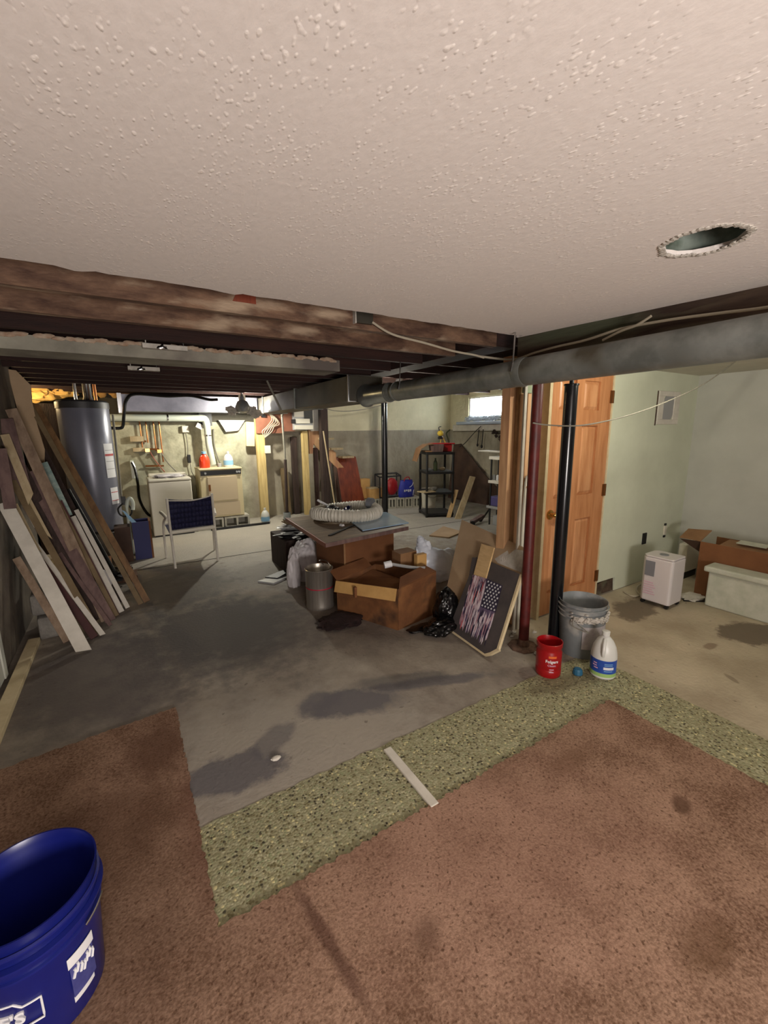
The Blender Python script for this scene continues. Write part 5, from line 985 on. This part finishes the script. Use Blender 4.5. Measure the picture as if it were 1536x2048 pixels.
# leaning panel and flag canvas
# canvas: local frame u right, v up
cb0 = Vector((1.96, 2.29, .004)); Nn = Vector((-.83905, .07251, .5392)); U = Vector((-.0861, -.9963, 0)); V = Vector((.5372, -.0464, .8422))
def cv(u, v, n=0): return cb0+U*u+V*v+Nn*n
def poly(pts, n): return [cv(u, v, n) for u, v in pts]
def bil(c, p, q): return ((c[0][0]*(1-p)+c[1][0]*p)*(1-q)+(c[3][0]*(1-p)+c[2][0]*p)*q, (c[0][1]*(1-p)+c[1][1]*p)*(1-q)+(c[3][1]*(1-p)+c[2][1]*p)*q)
b = MB(); b.prism(poly([(-.531, .862), (.27, .795), (.35, .62), (.40, .40), (.42, .02), (-.008, .02), (-.213, .092)], -.032), Nn*.012); tag(build('leaning_hardboard', b, M['masonite'], bevel=.001), 'large tan hardboard panel leaning behind the flag canvas', 'board')
b = MB(); b.prism(poly([(.10, .70), (.13, .735), (.16, .71), (.19, .76), (.268, .772), (.30, .72), (.34, .62), (.10, .62), (.05, .64)], -.0195), Nn*.0006); tag(build('plaster_smear', b, M['compound']), 'grey-white smear of plaster on the upper right of the tan hardboard', 'plaster smear')
t = thing('flag_canvas', 'charcoal canvas painted with a streaky American flag, propped on the tan hardboard', 'painting', cb0)
b = MB(); b.prism(poly([(0, 0.004), (.416, 0.004), (.455, .03), (.495, .085), (.388, .60), (.05, .604), (-.10, .595)], 0), Nn*.018); build('canvas_face', b, M['canvas_back'], t)
b = MB(); b.prism(poly([(-.004, .0), (.417, 0), (.457, .028), (.505, .085), (.49, .095), (.445, .04), (.412, .013), (-.004, .015)], .0), Nn*.0205); build('bottom_edge', b, M['canvas_edge'], t)
b = MB(); b.prism(poly([(.497, .09), (.391, .602), (.373, .600), (.482, .085)], .0), Nn*.0205); build('side_edge', b, M['canvas_edge'], t)
FQ = [(.075, .055), (.375, .055), (.285, .48), (-.045, .455)]; b = MB(); rn = random.Random(5); cmix = ['ink_navy', 'ink_purple', 'ink_white', 'ink_pink', 'ink_red']
b.mi = 1; b.prism(poly([bil(FQ, p, q) for p, q in ((.04, .12), (.94, .16), (1, .52), (.96, 1), (.02, .98))], .0181), Nn*.0002)
p = 0
while p < 1:
    ww = rn.uniform(.022, .05); q = rn.uniform(-.02, .10)
    while q < .97:
        hh = rn.uniform(.10, .34); mi = rn.choices([0, 1, 2, 3, 4], [.20, .16, .36, .22, .03])[0]
        if not (p+ww > .53 and q+hh > .55):
            b.mi = mi; lv = .0185+rn.uniform(0, .0008)
            b.prism(poly([bil(FQ, pp, qq) for pp, qq in ((p+ww*.5, q), (p+ww, q+hh*.3), (p+ww*.9, q+hh*.8), (p+ww*.5, min(q+hh, 1.02)), (p+ww*.1, q+hh*.75), (p, q+hh*.3))], lv), Nn*.0003)
        q += hh*rn.uniform(.45, .8)
    p += ww*.62
build('painted_stripes', b, [M[c_] for c_ in cmix], t)
SQ = [(.184, .272), (.334, .288), (.279, .478), (.119, .476)]
b = MB(); b.mi = 0; b.prism(poly(SQ, .0196), Nn*.0005); b.mi = 1
for r_ in range(9):
    for c_ in range(4 if r_ % 2 else 5):
        uu, vv = bil(SQ, (.10+.2*c_+(.1 if r_ % 2 else 0)), .07+.107*r_); R_ = .0095
        b.prism([cv(uu+R_*(1 if k % 2 == 0 else .55)*math.cos(PI/2+k*PI/5), vv+R_*(1 if k % 2 == 0 else .55)*math.sin(PI/2+k*PI/5), .0202) for k in range(10)], Nn*.0005)
build('star_field', b, [M['ink_navy'], M['lab_white']], t)
b = MB(); b.prism(poly([(-.018, .462), (.114, .475), (.045, .712), (-.10, .708)], .0215), Nn*.012); tag(build('small_board', b, M['pineboard'], bevel=.001), 'small light board resting on top of the flag canvas', 'board')
b = MB(); b.prism(poly([(-.072, .445), (-.026, .462), (-.078, .594), (-.134, .581)], .0195), Nn*.003); tag(build('charcoal_strip', b, M['canvas_back']), 'charcoal strip rising at the left top of the flag canvas', 'board')
# rubble at the stud foot
for k in range(16):
    x = 2.12+rnd.uniform(0, .5); y = 1.78+rnd.uniform(-.12, .28)
    if abs(x-2.235) < .11 and abs(y-1.84) < .11 or abs(x-2.45) < .12 and abs(y-1.75) < .12: continue
    b = MB(); r_ = rnd.uniform(.008, .022); b.blob((x, y, r_*.4), (r_, r_*.8, r_*.5), k, .5, 2, 2, flat=0.001); tag(build('rubble_piece', b, M['compound']), 'small crumb of plaster rubble by the column bases', 'rubble', 'rubble by the column bases')
b = MB(); b.blob((.45, 1.735, .008), (.022, .014, .008), 3, .2, 2, 3, flat=0.001); tag(build('plaster_chip', b, M['white_paint'], smooth=True), 'white chip lying on the grey stained concrete', 'chip')
b = MB(); b.box((-.02, -.185, 0), (.02, .185, .014)); o = build('trim_stick', b, M['white_paint'], loc=(0, 0, 0), bevel=.004); o.location = (.918, 1.325, .0028); o.rotation_euler = (0, 0, .0); tag(o, 'short white trim stick lying across the pebble strip', 'stick')

# ------------------------------------------------------------------ foreground right group
def pail(name, c, r0, r1, h, m, lab, rim='bands'):
    t = thing(name, lab, 'bucket', c)
    b = MB(); b.lathe(c, [(r0, 0), (r0+.004, .006), (r0+(r1-r0)*.72, h*.72), (r0+(r1-r0)*.76, h*.76), (r1-.006, h*.97), (r1, h), (r1-.004, h), (r1-.012, h*.95), (r0-.006, .012)], 56); build('bucket_body', b, m, t, smooth=True)
    return t
GC = (2.53, 1.60, 0)
t = pail('plaster_bucket', GC, .125, .152, .372, M['bucket_grey'], 'grey five-gallon bucket splashed with dried white plaster')
for k, z in enumerate((.27, .305, .34)):
    b = MB(); rr_ = .125+.027*z/.372; b.lathe((GC[0], GC[1], z), [(rr_+.001, 0), (rr_+.009, .002), (rr_+.009, .006), (rr_+.001, .008)], 56, capb=False); build('rim_rib', b, M['bucket_grey'], t, smooth=True)
b = curved_patch(GC[:2], .1525, -PI*.93, -PI*.12, .272, .300, 30, .0015)
bb = bmesh.new(); bb.free()
for k in range(110):
    a = -PI*.95+rnd.random()*PI*.9; z = .262+abs(rnd.gauss(0, .03)); rr_ = .126+.027*min(z, .36)/.372+.007
    b.blob((GC[0]+rr_*math.cos(a), GC[1]+rr_*math.sin(a), min(z, .36)), (.010, .010, .006), k, .4, 2, 1)
build('dried_plaster', b, M['compound'], t, smooth=True)
build('worn_label', curved_patch(GC[:2], .143, -PI*.80, -PI*.22, .08, .235, 16, .0015), mat('faded_label', s(150, 144, 144), s(172, 166, 164), 20, .8), t, smooth=True)
b = MB(); b.tube(smooth_path([(GC[0]-.15, GC[1]-.04, .30), (GC[0]-.165, GC[1]-.05, .24), (GC[0]-.12, GC[1]-.13, .215), (GC[0]-.14, GC[1]-.07, .25)]), .003, 6); build('handle', b, M['greycable'], t, smooth=True)
# coffee can with lettering
CC = (2.115, 1.535, 0.003)
t = thing('coffee_can', 'red plastic coffee canister with orange label standing before the black column', 'can', CC)
b = MB(); b.lathe(CC, [(.070, 0), (.075, .008), (.075, .045), (.072, .05), (.075, .06), (.075, .155), (.070, .165), (.070, .18), (.076, .19), (.077, .215), (.072, .217), (.068, .20), (.064, .01)], 48); build('can_body', b, M['can_red'], t, smooth=True)
face = math.atan2(-CC[1], -CC[0])
def cylmap(c, r, a0, z0):
    return lambda co: (c[0]+(r+co.z)*math.cos(a0+co.x/r), c[1]+(r+co.z)*math.sin(a0+co.x/r), c[2]+z0+co.y)
build('orange_label', curved_patch(CC[:2], .0752, face+.0, face+.62, .138, .152, 10, .001), M['orange'], t, smooth=True)
b = MB(); text_bm('Folgers', .026, b, cylmap(CC, .0757, face+.28, .105), .0006, .0006); build('brand_lettering', b, M['lab_white'], t)
b = MB(); text_bm('Classic', .018, b, cylmap(CC, .0757, face+.28, .082), .0005, .0003); build('roast_lettering', b, M['lab_pink'], t)
b = MB(); b.box((0, 0, 0), (0, 0, 0)); b.bm.clear()
for k, z in enumerate((.062, .045)): build('small_print', curved_patch(CC[:2], .0752, face+.1, face+.45, z, z+.005, 6, .0008), M['lab_pink'], t, smooth=True)
# jug
JC = (2.385, 1.345, 0.003)
t = thing('cleaner_jug', 'white handled gallon jug with blue and green label on the pebble strip', 'jug', JC)
b = MB(); b.lathe(JC, [(.066, 0), (.073, .008), (.074, .13), (.072, .15), (.064, .19), (.048, .225), (.028, .25), (.019, .258), (.018, .268)], 40, capt=True); build('jug_body', b, M['jug'], t, smooth=True)
b = MB(); b.lathe((JC[0], JC[1], JC[2]+.262), [(.022, 0), (.023, .024), (.02, .026)], 28, capt=True); build('cap', b, M['jug'], t, smooth=True)
jf = math.atan2(-JC[1], -JC[0])
b = MB(); d_ = Vector((math.cos(jf-.05), math.sin(jf-.05), 0)); b.tube(smooth_path([Vector(JC)+Vector((0, 0, .245))+d_*.03, Vector(JC)+Vector((0, 0, .22))+d_*.062, Vector(JC)+Vector((0, 0, .18))+d_*.076, Vector(JC)+Vector((0, 0, .15))+d_*.068]), .010, 10); build('handle', b, M['jug'], t, smooth=True)
lab_ = build('blue_label', curved_patch(JC[:2], .0742, jf-1.3, jf+1.3, .045, .128, 24, .0008), M['lab_blue'], t, smooth=True)
build('green_band', curved_patch(JC[:2], .0742, jf-1.3, jf+1.3, .022, .044, 24, .0008), M['lab_green'], t, smooth=True)
for (a, z, ww) in ((-.75, .10, .3), (-.8, .085, .36), (-.7, .07, .34)): build('pink_print', curved_patch(JC[:2], .0752, jf+a, jf+a+ww, z, z+.007, 6, .0006), M['lab_pink'], lab_, smooth=True)
build('white_print', curved_patch(JC[:2], .0752, jf+.05, jf+.85, .072, .088, 8, .0006), M['lab_white'], lab_, smooth=True)
for z in (.106, .096, .060): build('small_print', curved_patch(JC[:2], .0752, jf+.1, jf+.75, z, z+.004, 8, .0006), M['lightblue'], lab_, smooth=True)
# blue cap
b = MB(); n_ = 16; KC = (2.255, 1.425, .003)
prof = [(.026, 0), (.03, .006), (.027, .03), (.02, .038)]
b.lathe(KC, prof, 12, capt=True)
tag(build('plastic_cap', b, M['teal'], bevel=.001), 'small ribbed blue plastic cap upturned between the red can and the jug', 'cup')

# ------------------------------------------------------------------ side room
t = thing('dehumidifier', 'white portable dehumidifier on casters before the green wall', 'dehumidifier', (3.82, 1.74, 0))
Mx = Matrix.Translation((3.835, 1.73, .0)) @ Matrix.Rotation(.02, 4, 'Z'); b = MB(Mx); pr = [(-.115, -.11), (-.10, -.125), (.10, -.125), (.115, -.11), (.115, .09), (.08, .12), (-.08, .12), (-.115, .09)]
b.prism([(x, y, .035) for x, y in pr], (0, 0, .385)); build('cabinet', b, M['ac_white'], t, bevel=.01)
b = MB(Mx); b.prism([(x*.98, y*.98, .421) for x, y in pr], (0, 0, .014)); build('top_cover', b, M['ac_white'], t, bevel=.006)
b = MB(Mx); b.lathe((0, 0, .436), [(.035, 0), (.035, .004)], 20, capt=True); build('top_vent', b, M['ac_grey'], t)
b = MB(Mx); b.box((-.119, .01, .26), (-.1155, .085, .39)); build('control_panel', b, M['ac_grey'], t)
b = MB(Mx)
for k in range(6): b.box((-.1185, -.01+.01*(k % 3), .10+.02*k), (-.1155, .085, .106+.02*k))
build('printed_label', b, M['lab_pink'], t)
for (x, y) in ((-.09, -.1), (.09, -.1), (.09, .09), (-.09, .09)):
    b = MB(Mx); b.tube([(x-.012, y, .017), (x+.012, y, .017)], .016, 12); build('caster', b, M['black'], t, smooth=True)
# long box and foam
t = thing('long_carton', 'long open cardboard box standing against the grey-white end wall', 'box', (4.35, 1.1, 0))
b = MB(); b.box((4.30, .2, .02), (4.308, 1.66, .50)); build('front_side', b, M['card_d'], t); b = MB(); b.box((4.62, .2, .02), (4.628, 1.66, .50)); build('back_side', b, M['card_d'], t)
b = MB(); b.box((4.31, .2, .0), (4.62, 1.66, .02)); build('bottom', b, M['card_d'], t); b = MB(); b.box((4.31, .2, .02), (4.62, .208, .5)); build('far_end', b, M['card_d'], t)
b = MB(); b.box((4.302, .25, .501), (4.50, 1.52, .512), rot=Euler((0, -.10, 0))); build('top_flap', b, M['card'], t)
b = MB(); b.prism([(4.30, 1.66, .50), (4.30, 1.83, .50), (4.45, 1.83, .56), (4.50, 1.66, .57)], (0, 0, .006)); build('end_flap', b, M['card'], t)
b = MB(); b.prism([(4.304, 1.662, .50), (4.306, 1.83, .49), (4.40, 1.66, .36)], (.004, 0, 0)); build('torn_flap', b, M['darkply'], t)
b = MB(); b.box((4.34, 1.22, .537), (4.44, 1.42, .54), rot=Euler((0, -.1, 0))); build('shipping_label', b, M['foam'], t)
b = MB(); b.box((4.297, 1.13, .40), (4.2995, 1.18, .46)); b.box((4.297, .9, .38), (4.2995, .99, .45)); build('printed_marks', b, M['darkply'], t)
t = thing('foam_block', 'long pale foam packing block lying before the cardboard box', 'foam block', (4.18, .8, 0))
b = MB(); b.box((4.11, .25, 0), (4.27, 1.50, .30)); build('block_body', b, M['foam'], t, bevel=.012)
b = MB(); b.box((4.085, .25, .302), (4.275, 1.53, .35)); build('top_lip', b, M['foam'], t, bevel=.012)
t = thing('baseboard_heater', 'white metal heater cover in the corner behind the cardboard box', 'heater', (4.78, 1.95, 0.04))
b = MB(); b.box((4.66, 1.90, .07), (4.93, 1.98, .36)); build('cover', b, M['white'], t, bevel=.01); b = MB(); b.box((4.67, 1.91, 0), (4.92, 1.97, .07)); build('foot', b, M['black'], t)
cable('floor_rope', [(3.82, 2.03, .008), (3.78, 1.93, .008), (3.86, 1.90, .008), (3.95, 1.98, .008), (4.1, 2.04, .008), (4.3, 2.05, .008)], .008, M['cable'], 'frayed pale rope lying below the green wall', 'rope')
t = thing('paper_litter', 'torn white paper with a dark frame right of the dehumidifier', 'litter', (4.2, 1.66, 0))
b = MB(); b.prism([(4.05, 1.63, .001), (4.19, 1.52, .001), (4.36, 1.62, .001), (4.22, 1.75, .001)], (0, 0, .004)); build('dark_backing', b, M['black'], t)
b = MB(); b.blob((4.20, 1.63, .012), (.11, .07, .014), 4, .5, 2.5, 3, flat=.0055); build('torn_paper', b, M['white_paint'], t)

# ------------------------------------------------------------------ blue bucket, bottom left
BC = (-.335, 1.235, .0145)
t = pail('blue_bucket', BC, .128, .153, .362, M['blue_bucket'], 'large royal blue bucket on the carpet at the bottom left')
for z, e_ in ((.245, .006), (.285, .012), (.318, .005)):
    b = MB(); rr_ = .128+.025*z/.362; b.lathe((BC[0], BC[1], BC[2]+z), [(rr_, 0), (rr_+e_, .002), (rr_+e_, .007), (rr_, .010)], 64, capb=False); build('rim_rib', b, M['blue_bucket'], t, smooth=True)
bf = math.atan2(-BC[1], -BC[0])
LW = M['lab_white']
sk = build('white_sticker', curved_patch(BC[:2], .1455, bf+.30, bf+.78, .175+.0145, .205+.0145, 8, .001), LW, t, smooth=True)
build('faded_label', curved_patch(BC[:2], .1415, bf+.33, bf+.78, .078+.0145, .172+.0145, 10, .0006), mat('faded_blue_label', s(56, 58, 118), s(72, 74, 134), 30, .6), t, smooth=True)
b = MB(); mq = cylmap(BC, .1432, bf+.55, .105)
for k in range(7):
    x_ = -.026+.0085*k; y_ = .03+.009*math.sin(k*1.7); b.tube([mq(Vector((x_, y_, 0))), mq(Vector((x_+.006, y_+.016, 0))), mq(Vector((x_+.004, y_+.024, 0)))], .0035, 5)
build('worn_print', b, LW, t)
build('white_sticker', curved_patch(BC[:2], .1355, bf+.34, bf+.76, .055+.0145, .073+.0145, 8, .001), LW, t, smooth=True)
b = MB(); text_bm("LOWE'S", .044, b, cylmap(BC, .1415, bf-.86, .122), .0025, .0012); build('store_lettering', b, LW, t)
b = MB(); mp_ = cylmap(BC, .1425, bf-.86, .104)
gable = [(-.11, .0), (-.11, .062), (-.075, .062), (-.06, .078), (.06, .078), (.075, .062), (.11, .062), (.11, .0)]
path = []
for i in range(len(gable)):
    p = gable[i]; q = gable[(i+1) % len(gable)]
    for k in range(6): u = k/6; path.append(mp_(Vector((p[0]+(q[0]-p[0])*u, p[1]+(q[1]-p[1])*u, 0))))
b.tube(path, .0025, 6, closed=True); build('logo_outline', b, LW, t)
b = MB(); hp = [(BC[0]+.158*math.cos(bf+a), BC[1]+.158*math.sin(bf+a), BC[2]+.255+.02*(a-.6)) for a in [.62+k*.06 for k in range(12)]]
b.tube(hp[:9], .0025, 6); build('handle', b, M['chrome'], t, smooth=True)

# saw-cut joint in the far floor slab
b = MB(); b.prism([(-.5, 5.262, .0006), (5.6, 5.232, .0006), (5.6, 5.246, .0006), (-.5, 5.278, .0006)], (0, 0, .001)); struct('trim_7', b, M['hollow'], 'dark joint line across the far floor slab')
# pale boards between the joists near the small window
b = MB(); b.box((3.6, 5.2, 2.395), (6.28, 7.45, 2.40)); struct('ceiling', b, M['white_paint'], 'white boards between the joists beside the small window')
simple('upright_board', (-1.25, 6.62, 0), (-.66, 6.66, 1.86), M['darkpost'], 'dark upright board left of the water heater', 'board')
b = MB(); b.prism([A1+Vector((.03, .0, .20)), A0.lerp(A1, .25)+Vector((.03, 0, .20)), A0.lerp(A1, .25)+Vector((.30, .06, .27)), B1+Vector((-.04, -.02, .28))], (0, 0, .006)); tag(build('cardboard_sheet', b, M['card_d']), 'brown cardboard sheet lying inside the open box', 'cardboard')

# added housing and stand for the unseen fill light behind the viewer
t = thing('added_fill_rig', 'added fill light housing on a black stand behind the viewer, tilted up at the ceiling', 'lamp', (.2, -1.93, 0))
b = MB(Matrix.Translation((.2, -1.9, 1.0)) @ Matrix.Rotation(math.radians(114), 4, 'X')); b.box((-.53, -.33, .012), (.53, .33, .07)); build('housing', b, M['black'], t, bevel=.01)
b = MB(); b.tube([(.2, -1.96, .03), (.2, -1.96, .98)], .02, 12); build('pole', b, M['black'], t, smooth=True)
b = MB(); b.lathe((.2, -1.96, 0), [(.22, 0), (.22, .02), (.03, .035)], 28, capt=True); build('base', b, M['black'], t, smooth=True)
